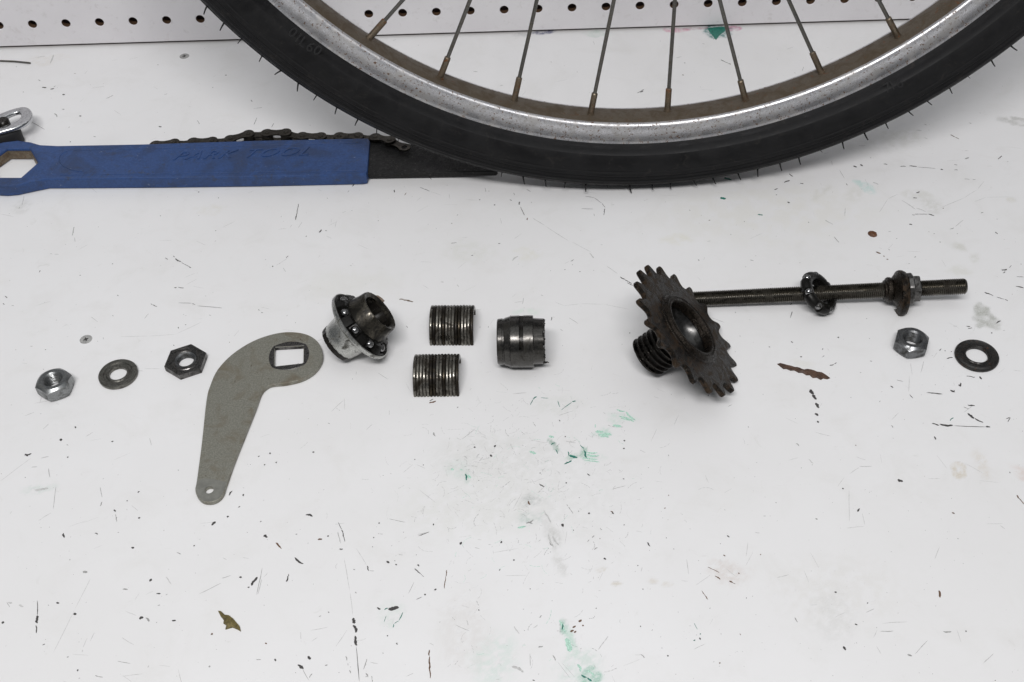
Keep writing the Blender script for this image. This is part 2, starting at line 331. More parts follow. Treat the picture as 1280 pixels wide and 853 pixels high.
def bench_material():
    n = N('worn white bench paint'); c = n.coords()
    big = n.noise(c, 5, 6, 0.6); mid = n.noise(c, 34, 7, 0.65, 0.5); fin = n.noise(c, 420, 5, 0.6)
    col = n.mix(n.step(big, 0.3, 0.7), (0.735, 0.733, 0.728), (0.775, 0.775, 0.775))
    col = n.mix(n.step(mid, 0.48, 0.78, 0, 0.45), col, (0.67, 0.665, 0.645))
    col = n.mix(n.step(n.noise(c, 95, 8, 0.72, 1.2), 0.60, 0.80, 0, 0.5), col, (0.58, 0.575, 0.55))
    at = n.new('ShaderNodeAttribute', _attribute_name='stain')
    fac = n.math('MULTIPLY', at.outputs['Alpha'], n.step(n.noise(c, 1300, 5, 0.7), 0.30, 0.56, 0.35, 1.0))
    col = n.mix(fac, col, at.outputs['Color'])
    n.setp(Base__Color=col, Roughness=n.step(mid, 0.3, 0.7, 0.38, 0.52), Specular__IOR__Level=0.4)
    n.bump(n.math('ADD', n.math('MULTIPLY', mid, 1.0), n.math('MULTIPLY', fin, 0.25)), 0.16, 0.0006)
    return n.mat
def board_material():
    n = N('white pegboard paint'); c = n.coords(); a = n.noise(c, 12, 6, 0.6); b = n.noise(c, 180, 6, 0.65)
    col = n.mix(n.step(a, 0.3, 0.7), (0.70, 0.685, 0.70), (0.76, 0.75, 0.76))
    col = n.mix(n.step(b, 0.56, 0.72, 0, 0.4), col, (0.52, 0.50, 0.49))
    col = n.mix(n.step(n.noise(c, 60, 8, 0.75, 0.8), 0.58, 0.72, 0, 0.4), col, (0.55, 0.52, 0.51))
    n.setp(Base__Color=col, Roughness=0.45); n.bump(b, 0.12); return n.mat
bench_m = bench_material(); board_white = board_material()
bench = tag(bench_sheet(), kind='structure')

# pegboard: real holes on a one-inch grid, brown hardboard edges, dark cavity behind
X0, ZH, PIT, HR = -370.0, 20.1, 25.4, 3.25
g = G()
seg = 20
sq = []
for j in range(seg):
    a = 2*math.pi*j/seg+math.pi/4; c_, s_ = math.cos(a), math.sin(a); k = PIT/2/max(abs(c_), abs(s_)); sq.append((c_*k, s_*k))
for r_ in range(9):
    for i in range(-14, 44):
        cx, cz = X0+PIT*i, ZH+PIT*r_
        low = 2.3 if r_ == 0 else cz-PIT/2
        rows = [[(cx+x, WALLY, max(cz+z, low) if r_ else (low if z < -PIT/2+0.01 else cz+z)) for x, z in sq]]
        circ = [(math.cos(2*math.pi*j/seg+math.pi/4), math.sin(2*math.pi*j/seg+math.pi/4)) for j in range(seg)]
        rows.append([(cx+(HR+0.35)*x, WALLY, cz+(HR+0.35)*z) for x, z in circ])
        rows.append([(cx+HR*x, WALLY+0.4, cz+HR*z) for x, z in circ])
        g.grid(rows, True, False, None, 0)
        g.grid([[(cx+HR*x, WALLY+0.4, cz+HR*z) for x, z in circ], [(cx+HR*x, WALLY+5, cz+HR*z) for x, z in circ]], True, False, None, 1)
xa, xb, zt = X0-14.5*PIT, X0+43.5*PIT, ZH+8.5*PIT
g.add([(xa, WALLY, 2.3), (xb, WALLY, 2.3), (xb, WALLY+5, 1.2), (xa, WALLY+5, 1.2)], [(0, 1, 2, 3)], None, 1)
g.add([(xa, WALLY, zt), (xb, WALLY, zt), (xb, WALLY+5, zt), (xa, WALLY+5, zt)], [(0, 1, 2, 3)], None, 1)
g.add([(xa, WALLY+6.5, -0.5), (xb, WALLY+6.5, -0.5), (xb, WALLY+6.5, zt), (xa, WALLY+6.5, zt)], [(0, 1, 2, 3)], None, 2)
peg = g.build('pegboard', [board_white, brown_edge, dark_back], None, 25)
tag(peg, 'white painted pegboard with rows of round holes behind the bicycle wheel', 'pegboard')

# ------------------------------------------------------------------ marks on the bench (flat chips, scuffs and scratches), traced
MARKS = {  # (origin x, origin y, zoom): (x0, y0, x1, y1, width, colour)
 (0, 230, 4): [(195,443,203,432,4,'d'),(398,458,404,458,6,'d'),(560,400,566,401,5,'d'),(990,42,997,42,7,'d'),(1090,70,1095,72,5,'d'),(866,360,872,368,4,'d'),(876,374,905,392,7,'d'),(905,392,955,420,2,'d'),(945,418,957,420,4,'d'),(825,370,840,380,4,'d'),(870,519,884,520,6,'d'),(890,518,920,522,4,'d'),(752,600,786,616,4,'d'),(890,595,960,598,2,'d'),(960,598,985,610,3,'d'),(985,610,1115,622,2,'d'),(600,763,740,762,2,'l'),(740,762,880,752,2,'l'),(880,752,1010,690,2,'l'),(370,215,362,260,4,'g'),(372,268,376,290,3,'g'),(120,60,110,110,5,'l'),(100,115,90,130,4,'g'),(25,560,36,572,4,'d'),(14,598,24,604,4,'d'),(58,608,70,611,4,'g'),(250,348,262,352,3,'g'),(270,352,295,352,2,'g'),(586,556,592,562,3,'d'),(915,652,932,660,3,'g'),(1045,655,1055,660,4,'g'),(890,716,894,724,4,'d'),(925,704,932,706,4,'d'),(560,657,568,662,4,'g'),(280,683,285,680,4,'g'),(150,813,165,811,4,'g'),(225,829,231,830,4,'d'),(866,806,872,810,4,'d'),(1072,290,1082,284,3,'g'),(1075,234,1082,236,4,'d'),(800,160,805,161,4,'d'),(490,218,494,213,3,'g'),(0,150,70,165,2,'l'),(325,305,330,302,4,'g'),(516,768,518,782,3,'g'),(980,285,1030,308,2,'l'),(1060,545,1070,540,2,'l')],
 (320, 210, 4): [(213,180,198,262,3,'d'),(196,250,204,240,6,'d'),(318,325,326,308,8,'d'),(345,314,356,316,4,'d'),(248,346,254,340,4,'d'),(480,95,492,80,5,'d'),(458,124,466,112,4,'g'),(690,124,694,110,6,'d'),(742,138,754,122,3,'b'),(820,98,870,118,3,'d'),(870,118,930,138,1.5,'l'),(862,40,880,62,3,'d'),(305,104,330,118,1.5,'l'),(1115,160,1122,160,7,'d'),(1190,188,1196,184,7,'d'),(1220,250,1228,280,3,'l'),(975,378,1010,374,4,'d'),(1030,350,1060,346,2,'l'),(1210,380,1222,378,5,'d'),(1075,440,1087,437,5,'d'),(80,494,87,493,9,'d'),(150,452,162,440,4,'d'),(470,486,480,492,3,'g'),(610,264,613,267,4,'d'),(925,570,940,572,3,'g'),(1005,584,1016,598,3,'g'),(715,660,740,656,7,'f'),(735,662,788,668,10,'f'),(750,790,760,802,2,'d'),(1160,796,1163,796,7,'d'),(1118,797,1122,797,5,'d'),(10,708,20,714,3,'d'),(25,722,36,726,3,'d'),(150,742,160,736,2,'g'),(170,300,182,282,1.5,'l'),(360,290,410,268,2,'l'),(430,225,450,218,2,'g'),(475,214,484,213,3,'g'),(350,340,380,355,1.5,'l'),(100,490,160,450,2,'l'),(135,500,150,520,5,'l'),(355,150,360,155,4,'g'),(1145,100,1150,120,4,'g'),(1160,115,1170,118,4,'g'),(1050,160,1110,162,1.5,'l'),(1268,160,1280,164,5,'d'),(965,130,970,155,3,'l'),(820,470,880,472,1.5,'l'),(1005,240,1010,232,4,'g'),(975,277,982,280,4,'b')],
 (640, 210, 4): [(35,170,38,185,7,'d'),(42,195,62,238,3,'d'),(72,108,95,120,2,'d'),(100,248,165,290,4,'l'),(165,290,285,368,4,'l'),(300,370,400,425,3,'l'),(385,425,412,452,7,'l'),(470,490,530,530,4,'l'),(540,545,565,560,6,'d'),(565,560,600,580,4,'d'),(575,575,612,592,4,'d'),(365,142,410,150,1.5,'d'),(410,150,450,178,1.5,'d'),(450,178,466,200,1.5,'d'),(464,204,458,246,4,'d'),(346,204,408,207,1.5,'d'),(408,228,414,244,2,'g'),(282,476,310,458,4,'d'),(262,510,267,509,5,'d'),(336,520,343,519,5,'d'),(262,480,285,468,2,'l'),(1040,150,1070,155,20,'n'),(1060,50,1100,62,18,'n'),(1228,234,1255,236,12,'n'),(1186,460,1212,466,3,'d'),(930,460,938,464,6,'d'),(975,368,994,366,2,'g'),(1092,334,1097,334,4,'d'),(1160,268,1163,270,5,'d'),(442,384,456,386,3,'g'),(215,670,260,690,1.5,'l'),(260,690,340,680,1.5,'l'),(340,680,460,682,1.5,'l'),(460,682,585,708,1.5,'l'),(586,827,592,826,6,'d'),(196,764,200,745,4,'d'),(1115,723,1119,723,6,'d'),(240,805,256,818,2,'g'),(145,635,155,640,3,'g'),(10,355,50,328,2,'l'),(885,210,892,215,5,'g'),(497,185,512,185,2,'g'),(8,125,14,138,3,'d'),(95,170,100,176,5,'g'),(75,250,78,262,6,'b'),(0,465,30,440,10,'l')],
 (960, 130, 4): [(95,345,148,378,9,'d'),(80,395,108,382,8,'d'),(30,430,50,424,6,'d'),(160,396,178,402,6,'d'),(38,455,46,456,5,'d'),(97,490,108,497,8,'d'),(200,592,206,594,5,'d'),(425,310,445,318,9,'d'),(460,302,474,312,8,'d'),(577,300,598,305,5,'d'),(660,312,690,314,6,'d'),(705,310,745,314,6,'d'),(745,316,840,324,2,'d'),(862,328,876,329,8,'d'),(985,276,1005,268,12,'g'),(1150,278,1168,260,6,'d'),(930,305,948,306,4,'d'),(930,330,950,332,4,'d'),(980,376,1010,378,2,'d'),(1015,378,1046,380,4,'d'),(1083,385,1045,430,2,'l'),(1045,430,980,470,2,'l'),(980,470,860,522,3,'l'),(740,446,760,440,7,'d'),(725,472,745,470,6,'d'),(720,556,735,556,4,'d'),(735,552,800,552,3,'d'),(800,552,832,558,7,'d'),(705,602,722,604,8,'d'),(388,398,400,408,6,'g'),(525,390,552,405,9,'l'),(910,155,935,165,8,'f'),(935,165,955,178,5,'f'),(740,130,770,135,9,'l'),(780,102,795,106,5,'g'),(1002,95,1020,98,4,'g'),(780,170,800,175,8,'l'),(510,268,516,272,6,'g'),(452,210,490,208,5,'l'),(1064,546,1078,544,4,'d'),(1136,640,1148,652,5,'d'),(910,628,930,620,6,'g'),(935,615,978,580,2,'g'),(600,640,620,636,4,'g'),(538,740,565,750,9,'b'),(575,760,584,764,6,'b'),(592,776,602,780,7,'b'),(858,690,863,693,5,'d'),(828,650,833,650,5,'d'),(330,664,355,695,2,'d'),(730,768,742,765,4,'d'),(690,802,715,798,3,'d'),(285,580,325,605,8,'l'),(1180,835,1195,826,5,'d'),(1165,828,1185,830,3,'d'),(1205,820,1218,808,2,'d'),(1262,802,1268,802,4,'d'),(600,475,555,545,1.5,'l'),(600,475,650,452,3,'l'),(668,480,740,530,6,'l'),(740,520,790,540,6,'l'),(1030,490,1090,468,2,'l'),(1090,468,1210,465,2,'l'),(1140,576,1152,577,4,'g')],
 (940, 310, 3.765): [(1093,208,1150,232,7,'d'),(1150,232,1205,248,4,'d'),(1175,108,1200,100,5,'d'),(1180,120,1192,112,4,'d'),(1240,180,1280,190,6,'d'),(1245,136,1280,138,3,'d'),(183,440,193,448,5,'d'),(402,424,410,420,7,'d'),(78,466,86,468,5,'d'),(226,514,236,513,6,'d'),(366,556,385,548,5,'d'),(385,548,400,540,3,'d'),(540,532,566,534,3,'d'),(655,652,662,655,5,'d'),(680,622,712,630,2,'d'),(990,600,1050,610,4,'d'),(1070,605,1080,620,8,'d'),(880,485,892,475,3,'d'),(905,484,912,486,4,'d'),(915,522,945,516,5,'d'),(935,490,942,488,4,'d'),(945,368,968,370,2,'g'),(1008,370,1028,370,5,'d'),(1015,380,1038,378,4,'d'),(1125,400,1132,402,7,'d'),(1145,355,1172,344,6,'d'),(1180,390,1192,388,2,'g'),(745,540,755,600,2,'l'),(740,600,738,680,2,'l'),(820,682,895,690,3,'d'),(940,680,955,670,4,'d'),(980,635,985,650,5,'d'),(272,668,290,690,12,'d'),(285,690,300,712,10,'d'),(178,268,190,262,4,'d'),(190,300,180,330,3,'d'),(640,5,650,12,5,'g'),(330,480,335,474,4,'d'),(325,518,340,508,3,'d'),(550,428,556,426,4,'g')],
 (960, 480, 2.287): [(120,16,128,30,9,'d'),(128,30,138,46,8,'d'),(136,54,146,70,8,'d'),(134,84,144,92,7,'d'),(140,106,146,112,5,'d'),(455,24,500,30,2,'d'),(520,18,535,24,5,'d'),(350,6,358,12,4,'d'),(405,30,414,42,2,'d'),(545,2,552,8,5,'d'),(570,60,592,64,4,'d'),(558,66,575,72,3,'g'),(570,84,590,100,7,'d'),(590,98,615,112,4,'d'),(622,122,636,124,6,'d'),(468,114,490,118,4,'d'),(490,116,530,120,6,'d'),(530,120,625,124,2,'d'),(520,106,530,96,3,'n'),(475,150,480,160,4,'d'),(370,274,386,280,8,'d'),(255,366,262,356,4,'d'),(232,300,232,395,1.5,'l'),(680,100,692,96,2,'d'),(692,96,686,110,2,'d'),(710,318,732,345,4,'b'),(690,254,693,254,4,'d'),(488,590,494,612,5,'b'),(75,668,86,682,3,'g'),(215,750,222,762,6,'d'),(190,594,196,598,5,'d'),(283,626,286,628,4,'d'),(248,686,256,690,4,'d'),(398,774,412,778,5,'g'),(500,708,525,710,4,'g'),(564,706,568,709,4,'d'),(615,800,645,770,2,'l'),(325,685,400,680,2,'l'),(320,708,360,707,2,'g'),(25,555,60,545,2,'l'),(135,385,142,388,4,'g'),(80,170,90,178,4,'g'),(352,118,358,126,3,'g'),(212,298,216,302,4,'d'),(115,215,130,228,3,'l'),(664,404,678,416,2,'l'),(525,368,534,372,4,'b')],
 (320, 640, 4): [(65,124,130,185,7,'b'),(46,118,56,130,9,'d'),(190,230,238,262,9,'d'),(248,14,285,22,9,'d'),(308,138,332,137,8,'b'),(355,122,366,121,6,'d'),(410,52,430,90,2,'d'),(430,90,445,150,4,'d'),(408,100,424,160,3,'g'),(416,187,436,187,6,'d'),(440,230,470,400,2,'l'),(470,400,485,520,2,'l'),(486,530,492,560,12,'d'),(490,565,502,605,11,'d'),(492,620,506,670,10,'d'),(500,670,518,852,2.5,'d'),(652,246,668,257,8,'d'),(696,262,706,267,5,'d'),(690,244,698,246,4,'g'),(806,262,816,274,8,'g'),(792,284,840,326,3,'d'),(660,488,716,478,16,'d'),(640,490,662,480,5,'n'),(735,500,715,545,4,'n'),(715,545,690,560,3,'n'),(690,560,685,580,4,'n'),(640,552,652,520,3,'n'),(605,478,622,490,7,'d'),(800,440,830,425,2,'d'),(840,415,850,414,7,'d'),(890,392,904,386,6,'d'),(1020,165,1028,150,8,'d'),(1222,152,1232,152,9,'d'),(884,62,890,62,8,'d'),(613,60,619,54,7,'d'),(585,130,592,128,5,'d'),(810,122,868,100,2,'d'),(820,118,838,112,4,'d'),(608,110,634,112,3,'g'),(710,214,735,216,3,'g'),(555,270,565,296,5,'d'),(500,180,555,270,1.5,'l'),(565,294,592,296,2,'g'),(155,345,165,310,5,'d'),(150,350,160,340,6,'d'),(8,415,30,335,2,'g'),(262,725,270,740,8,'d'),(215,770,232,785,8,'d'),(232,785,265,845,2,'g'),(450,720,462,770,4,'g'),(470,790,472,808,5,'g'),(555,735,535,795,5,'g'),(550,805,560,828,6,'g'),(578,820,582,852,4,'g'),(655,618,660,622,5,'d'),(700,655,708,665,5,'d'),(632,705,638,708,5,'g'),(360,500,366,505,4,'d'),(92,734,98,748,6,'g'),(0,738,26,740,4,'g'),(45,655,55,662,5,'b'),(865,690,872,850,5,'b'),(955,290,940,385,3,'b'),(1110,490,1118,493,5,'d'),(495,400,503,408,5,'g'),(485,288,496,290,5,'g'),(1215,295,1222,285,4,'d'),(222,600,226,638,3,'l'),(20,52,28,46,4,'d'),(1055,540,1060,570,4,'l'),(865,655,890,668,3,'l')],
 (500, 480, 3.556): [(962,115,1000,124,5,'e'),(1000,124,1046,164,6,'e'),(972,140,1042,170,7,'e'),(980,152,1040,166,4,'e'),(945,184,985,190,8,'e'),(868,212,905,214,9,'e'),(880,222,942,230,10,'e'),(890,232,930,238,6,'e'),(825,305,880,308,5,'e'),(826,318,888,320,6,'e'),(810,332,880,334,5,'e'),(815,342,890,347,4,'e'),(750,318,790,330,14,'n'),(735,352,765,343,8,'n'),(822,300,828,330,8,'n'),(575,300,605,312,8,'e'),(660,232,685,238,6,'e'),(300,405,315,420,7,'e'),(225,378,240,382,7,'e'),(265,380,280,384,3,'e'),(520,640,560,634,3,'e'),(870,180,866,195,3,'e'),(580,95,590,70,4,'n'),(590,70,608,56,6,'n'),(625,62,660,64,3,'n'),(700,75,712,105,3,'n'),(716,118,765,80,3,'n'),(765,80,782,76,8,'n'),(670,272,690,260,6,'n'),(690,290,704,312,4,'n'),(728,356,752,350,6,'n'),(748,300,750,320,5,'n'),(800,270,818,290,5,'n'),(818,290,825,322,5,'n'),(290,400,298,430,8,'n'),(328,280,336,284,9,'d'),(400,315,408,325,9,'d'),(418,282,426,272,7,'d'),(255,104,258,106,7,'d'),(130,88,160,75,8,'b'),(130,76,150,68,4,'d'),(995,250,1000,256,7,'d'),(992,286,998,290,8,'d'),(720,622,726,636,9,'d'),(265,714,275,704,8,'d'),(446,704,454,706,9,'d'),(146,625,152,626,8,'d'),(570,520,578,540,6,'b'),(620,445,640,460,5,'d'),(645,495,680,506,4,'d'),(740,535,770,578,3,'g'),(940,470,1005,452,2,'g'),(838,575,844,578,6,'d'),(1098,704,1110,722,4,'d'),(905,775,914,780,6,'d'),(990,422,998,424,4,'d'),(500,44,565,40,2,'g'),(75,670,130,660,2,'g'),(65,820,92,845,4,'g'),(78,805,86,808,6,'d'),(410,752,530,730,1.5,'l'),(830,400,846,408,4,'d'),(735,440,742,442,6,'d'),(1175,552,1180,554,6,'b'),(935,566,948,572,5,'b'),(1192,494,1196,498,4,'b'),(590,170,604,190,3,'g'),(707,160,712,168,4,'d'),(732,234,738,236,5,'d'),(340,330,352,310,7,'l'),(352,345,368,325,6,'l'),(285,320,300,335,6,'l'),(150,215,155,235,7,'g'),(620,398,626,396,4,'d'),(85,470,160,530,2,'l'),(102,360,106,362,5,'d'),(64,335,68,338,5,'d'),(640,560,670,620,8,'l'),(545,480,500,560,2,'l')],
 (0, 520, 2.562): [(190,78,200,76,9,'d'),(78,128,102,120,5,'d'),(80,122,90,130,5,'d'),(240,34,243,40,4,'d'),(356,83,364,82,5,'d'),(215,135,219,130,4,'d'),(130,136,158,130,2,'g'),(862,120,868,120,6,'d'),(882,150,887,150,6,'d'),(845,157,850,157,5,'d'),(826,132,832,128,4,'d'),(1000,116,1007,117,5,'d'),(776,254,782,254,7,'d'),(732,256,744,240,4,'d'),(678,352,690,338,7,'d'),(726,324,734,322,7,'d'),(762,294,770,290,3,'d'),(204,375,204,392,5,'d'),(304,375,314,380,3,'d'),(440,246,448,242,4,'d'),(405,273,410,272,4,'d'),(442,327,450,327,5,'d'),(365,300,370,308,4,'d'),(370,315,374,340,3,'g'),(320,228,328,262,2,'g'),(320,290,328,275,4,'g'),(180,225,170,300,1.5,'g'),(165,310,122,336,2,'l'),(265,498,280,502,9,'g'),(420,421,430,424,5,'d'),(478,526,487,527,8,'d'),(392,556,410,555,5,'g'),(500,570,515,569,4,'d'),(445,650,460,645,8,'d'),(468,645,478,660,6,'g'),(550,656,564,656,4,'d'),(120,590,120,640,2,'d'),(117,640,121,665,7,'d'),(116,670,118,705,4,'d'),(290,520,240,620,1.5,'l'),(240,620,170,760,1.5,'l'),(236,632,244,638,6,'d'),(180,598,190,601,5,'d'),(806,545,822,515,7,'d'),(840,485,822,575,2,'g'),(792,550,800,548,4,'d'),(765,517,775,518,5,'d'),(635,572,710,535,1.5,'g'),(710,520,740,512,2,'g'),(845,382,856,390,8,'d'),(985,770,995,780,7,'d'),(955,795,972,812,6,'d'),(246,816,252,814,7,'d'),(304,832,330,838,4,'g'),(215,775,219,770,5,'g'),(265,742,280,712,2,'l'),(675,700,682,698,6,'b'),(668,802,674,804,6,'g'),(880,778,884,786,5,'d'),(565,438,580,443,3,'g'),(620,415,624,417,4,'d'),(530,515,550,540,3,'l'),(390,710,430,735,2,'l'),(5,662,14,662,6,'d'),(60,605,75,612,6,'l'),(25,598,40,600,5,'l'),(480,70,484,95,3,'l'),(110,236,155,235,9,'l'),(100,165,120,163,2,'g'),(155,168,160,198,2,'g'),(1040,800,1050,798,4,'g'),(990,840,1000,825,3,'g'),(0,210,100,135,1.5,'l')],
 (0, 0, 3): [(140,215,170,212,7,'l'),(157,328,175,330,8,'d'),(188,336,204,333,8,'d'),(234,355,243,356,8,'d'),(205,425,215,440,7,'g'),(232,410,242,412,7,'g'),(297,435,305,437,7,'d'),(395,372,425,358,4,'g'),(85,345,90,347,6,'g'),(200,328,210,322,4,'g'),(118,458,170,488,2,'d'),(142,300,152,304,5,'g'),(862,164,888,172,5,'g'),(845,282,850,284,6,'d'),(940,376,948,382,6,'g'),(950,408,985,404,3,'g'),(740,452,748,466,4,'g'),(595,474,606,478,6,'d'),(590,243,595,245,5,'g'),(952,470,964,440,2,'d'),(1018,478,1028,462,2,'d'),(615,356,628,352,3,'g'),(795,328,800,330,4,'g'),(535,112,546,118,10,'l'),(190,240,200,205,8,'l'),(60,250,64,252,4,'g'),(262,532,266,534,5,'d'),(350,512,360,514,5,'g')],
 (720, 0, 4): [(665,150,745,142,40,'n'),(690,172,725,165,22,'n'),(770,140,785,138,16,'n'),(722,300,775,324,5,'d'),(306,467,340,448,4,'d'),(318,462,338,456,7,'d'),(530,375,540,377,7,'b'),(630,218,645,222,4,'g'),(1132,355,1138,335,4,'g'),(1005,296,1010,298,5,'g'),(86,205,92,225,4,'l'),(500,290,530,285,8,'l'),(670,455,688,450,2,'l'),(685,198,702,186,6,'n'),(540,315,548,317,5,'d'),(4,360,8,362,6,'g')],
 (400, 0, 4): [(350,210,385,180,3,'g'),(365,205,380,198,3,'g'),(765,358,788,360,5,'g'),(900,428,915,428,5,'g'),(1152,310,1160,312,5,'g'),(628,185,632,200,4,'g'),(1010,480,1030,455,2,'l')],
 (640, 640, 4): [(272,630,290,700,14,'e'),(280,650,300,690,8,'e'),(240,540,262,600,6,'e'),(30,80,70,72,8,'e'),(70,60,110,40,8,'g'),(80,50,105,60,6,'g'),(330,760,345,800,6,'e'),(380,790,410,820,5,'e'),(0,770,60,800,14,'l'),(180,110,205,180,9,'l'),(200,120,235,170,9,'l'),(185,150,210,185,5,'g'),(248,72,257,60,9,'d'),(460,230,470,240,6,'d'),(678,152,690,175,5,'d'),(770,130,773,131,5,'d'),(558,65,563,67,6,'d'),(380,6,390,10,8,'d'),(500,2,510,12,6,'d'),(400,130,412,118,7,'g'),(375,150,388,140,5,'g'),(410,190,428,178,5,'g'),(332,550,350,540,9,'b'),(302,580,320,570,7,'b'),(290,600,310,592,9,'b'),(310,606,322,596,6,'b'),(350,570,360,568,6,'b'),(132,680,155,670,7,'g'),(205,715,218,745,6,'g'),(135,530,150,518,5,'g'),(105,582,130,565,4,'l'),(10,570,35,612,6,'l'),(418,482,424,483,5,'d'),(936,635,944,633,9,'d'),(938,612,946,610,6,'n'),(906,645,918,640,5,'n'),(910,555,928,590,2,'n'),(642,712,665,730,5,'g'),(775,718,784,722,6,'d'),(1035,755,1043,757,6,'b'),(640,572,646,574,5,'d'),(652,386,658,388,5,'d'),(626,268,632,270,5,'d'),(650,275,646,300,3,'l'),(945,390,980,440,3,'b'),(975,275,1040,305,3,'b'),(1015,318,1042,340,5,'b'),(1085,345,1105,355,6,'b'),(1100,355,1118,360,3,'b'),(1075,118,1088,128,6,'d'),(1240,213,1246,215,6,'b'),(805,185,812,187,6,'g'),(1215,102,1240,108,4,'l'),(1130,305,1138,310,6,'b'),(1055,215,1068,222,5,'b'),(5,240,14,243,7,'d'),(305,92,310,93,5,'d'),(88,385,94,387,4,'d'),(440,80,450,92,4,'g'),(250,560,255,590,8,'n'),(345,815,375,830,9,'n'),(375,830,400,848,10,'n'),(480,625,430,690,4,'l'),(1170,430,1174,432,5,'d'),(1255,22,1270,20,3,'g')],
}
def mark_meshes():
    rnd = random.Random(11); gs = {k: G() for k in 'dglbnfe'}
    lay = {'l': 0.03, 'g': 0.05, 'd': 0.09, 'b': 0.07, 'n': 0.06, 'f': 0.08, 'e': 0.035}
    def ribbon(a, b, w, k, z):
        """irregular sliver from a to b (mm)"""
        d = b-a; L = max(d.length, w*0.5); t = d.normalized() if d.length > 1e-6 else Vector((1, 0, 0)); nn = Vector((-t.y, t.x, 0))
        n = max(4, min(9, int(L/0.9)+3)); top = []; bot = []
        ph = rnd.random()*6
        for i in range(n+1):
            s = i/n; taper = math.sqrt(max(0.0, 1-(2*s-1)**2))*0.8+0.2*(0 < s < 1)
            p = a+t*(L*s)+nn*(0.25*w*math.sin(ph+5*s)*(L > 3*w))
            top.append(p+nn*(w*0.5*taper*rnd.uniform(0.55, 1.2))); bot.append(p-nn*(w*0.5*taper*rnd.uniform(0.55, 1.2)))
        vs = [(p.x, p.y, z) for p in top+bot]
        gs[k].add(vs, [(i, i+1, n+2+i, n+1+i) for i in range(n)])
    for (ox, oy, s), lst in MARKS.items():
        for (x0, y0, x1, y1, w, k) in lst:
            a, b = on(ox+x0/s, oy+y0/s), on(ox+x1/s, oy+y1/s)
            if a.y > WALLY-3 or b.y > WALLY-3: continue
            ww = max(w/s, 0.6)*0.46*(1.7 if k == 'e' else 0.95 if k in 'ngl' else 1.15)
            z = lay[k]+rnd.uniform(0, 0.012)
            L = (b-a).length
            if L > 6*ww and k in 'dgb' and w > 2.5:      # long marks break up into dashes
                m_ = int(L/(2.5*ww))+1
                for i in range(m_):
                    if rnd.random() < 0.25 and m_ > 2: continue
                    ribbon(a.lerp(b, max(0, i/m_-0.1)), a.lerp(b, min(1, (i+1)/m_+0.1)), ww*rnd.uniform(0.5, 1.15), k, z+0.0005*i)
            else: ribbon(a, b, ww, k, z)
    for pts, zz in (([(884, 35.6), (893, 34.3), (904, 33.8), (909, 35.4), (906, 39.5), (900, 44), (897, 47.5), (895, 50.5), (893, 48), (889, 43), (886, 39)], 0.062),):
        P = [on(u, v) for u, v in pts]; gs['n'].add([(p.x, min(p.y, WALLY+3), zz) for p in P], [tuple(range(len(P)))])
    for i in range(1150):                                   # fine grit everywhere
        p = on(rnd.uniform(0, 1280), rnd.uniform(45, 853))
        r = rnd.choice((0.10, 0.12, 0.14, 0.16, 0.18, 0.2, 0.26, 0.34)); a = rnd.uniform(0, 6.28); L = r*rnd.choice((1, 1, 1.5, 2.5, 4))
        ribbon(p, p+Vector((math.cos(a)*L, math.sin(a)*L, 0)), r*1.5, rnd.choice('dgggglllb' if r > 0.18 else 'ddggg'), 0.045+0.03*rnd.random())
    for i in range(240):                                   # short scuffs and hairlines
        p = on(rnd.uniform(0, 1280), rnd.uniform(60, 853)); a = rnd.gauss(0.4, 0.9); L = rnd.uniform(2, 11)
        q = p+Vector((math.cos(a)*L, math.sin(a)*L, 0))
        if q.y < WALLY-3: ribbon(p, q, rnd.uniform(0.12, 0.3), rnd.choice('lllg'), 0.02+0.01*rnd.random())
    for i in range(560):                                   # the rubbed patch in front of the parts: dense fine curved scuffs
        u = rnd.gauss(655, 85); v = rnd.gauss(590, 62) if rnd.random() < 0.75 else rnd.uniform(500, 850)
        p = on(u, v); a = rnd.uniform(0, 6.28); cv = rnd.uniform(-0.5, 0.5); L = rnd.uniform(0.5, 2.2); w = rnd.uniform(0.08, 0.26)
        kk = rnd.choice('lllllgge' if u > 560 else 'llllg'); z = 0.015+0.02*rnd.random()
        for q in range(rnd.choice((1, 2, 3, 4))):
            b = p+Vector((math.cos(a)*L, math.sin(a)*L, 0)); ribbon(p, b, w, kk, z); p = b; a += cv
    for k, nm, mt in (('d', 'paint_chip', chip_dark), ('g', 'scuff', chip_grey), ('l', 'scratch', chip_light), ('b', 'brown_speck', chip_brown), ('n', 'green_paint_drop', chip_green), ('f', 'rust_flake', flake_m), ('e', 'green_smear', smear_m)):
        tag(gs[k].build(nm, mt, bench), kind='stuff')
mark_meshes()

# countersunk screws sunk flush in the bench
def bench_screw(u, v, turn):
    q = on(u, v); g = G()
    g.lathe([(0.01, 0.10), (1.5, 0.12), (2.9, 0.30), (3.3, 0.28), (3.6, 0.05), (3.6, -1.0)], 28, None, False)
    o = g.build('screw', chip_grey, bench, 35, (q.x, q.y, 0.0), (0, 0, turn))
    g = G()
    for k in (0, 1):
        M = Matrix.Rotation(k*math.pi/2, 4, 'Z'); g.plate([(-1.5, -0.35), (1.5, -0.35), (1.5, 0.35), (-1.5, 0.35)], [], 0.0, 0.30+0.01*k, 0.05, M)
    g.lathe([(0.01, 0.33), (0.9, 0.33), (0.95, 0.0)], 12, None, False)
    g.build('cross_recess', chip_dark, o, 30)
bench_screw(107.5, 424.5, 0.5); bench_screw(230.5, 70.5, 0.2)

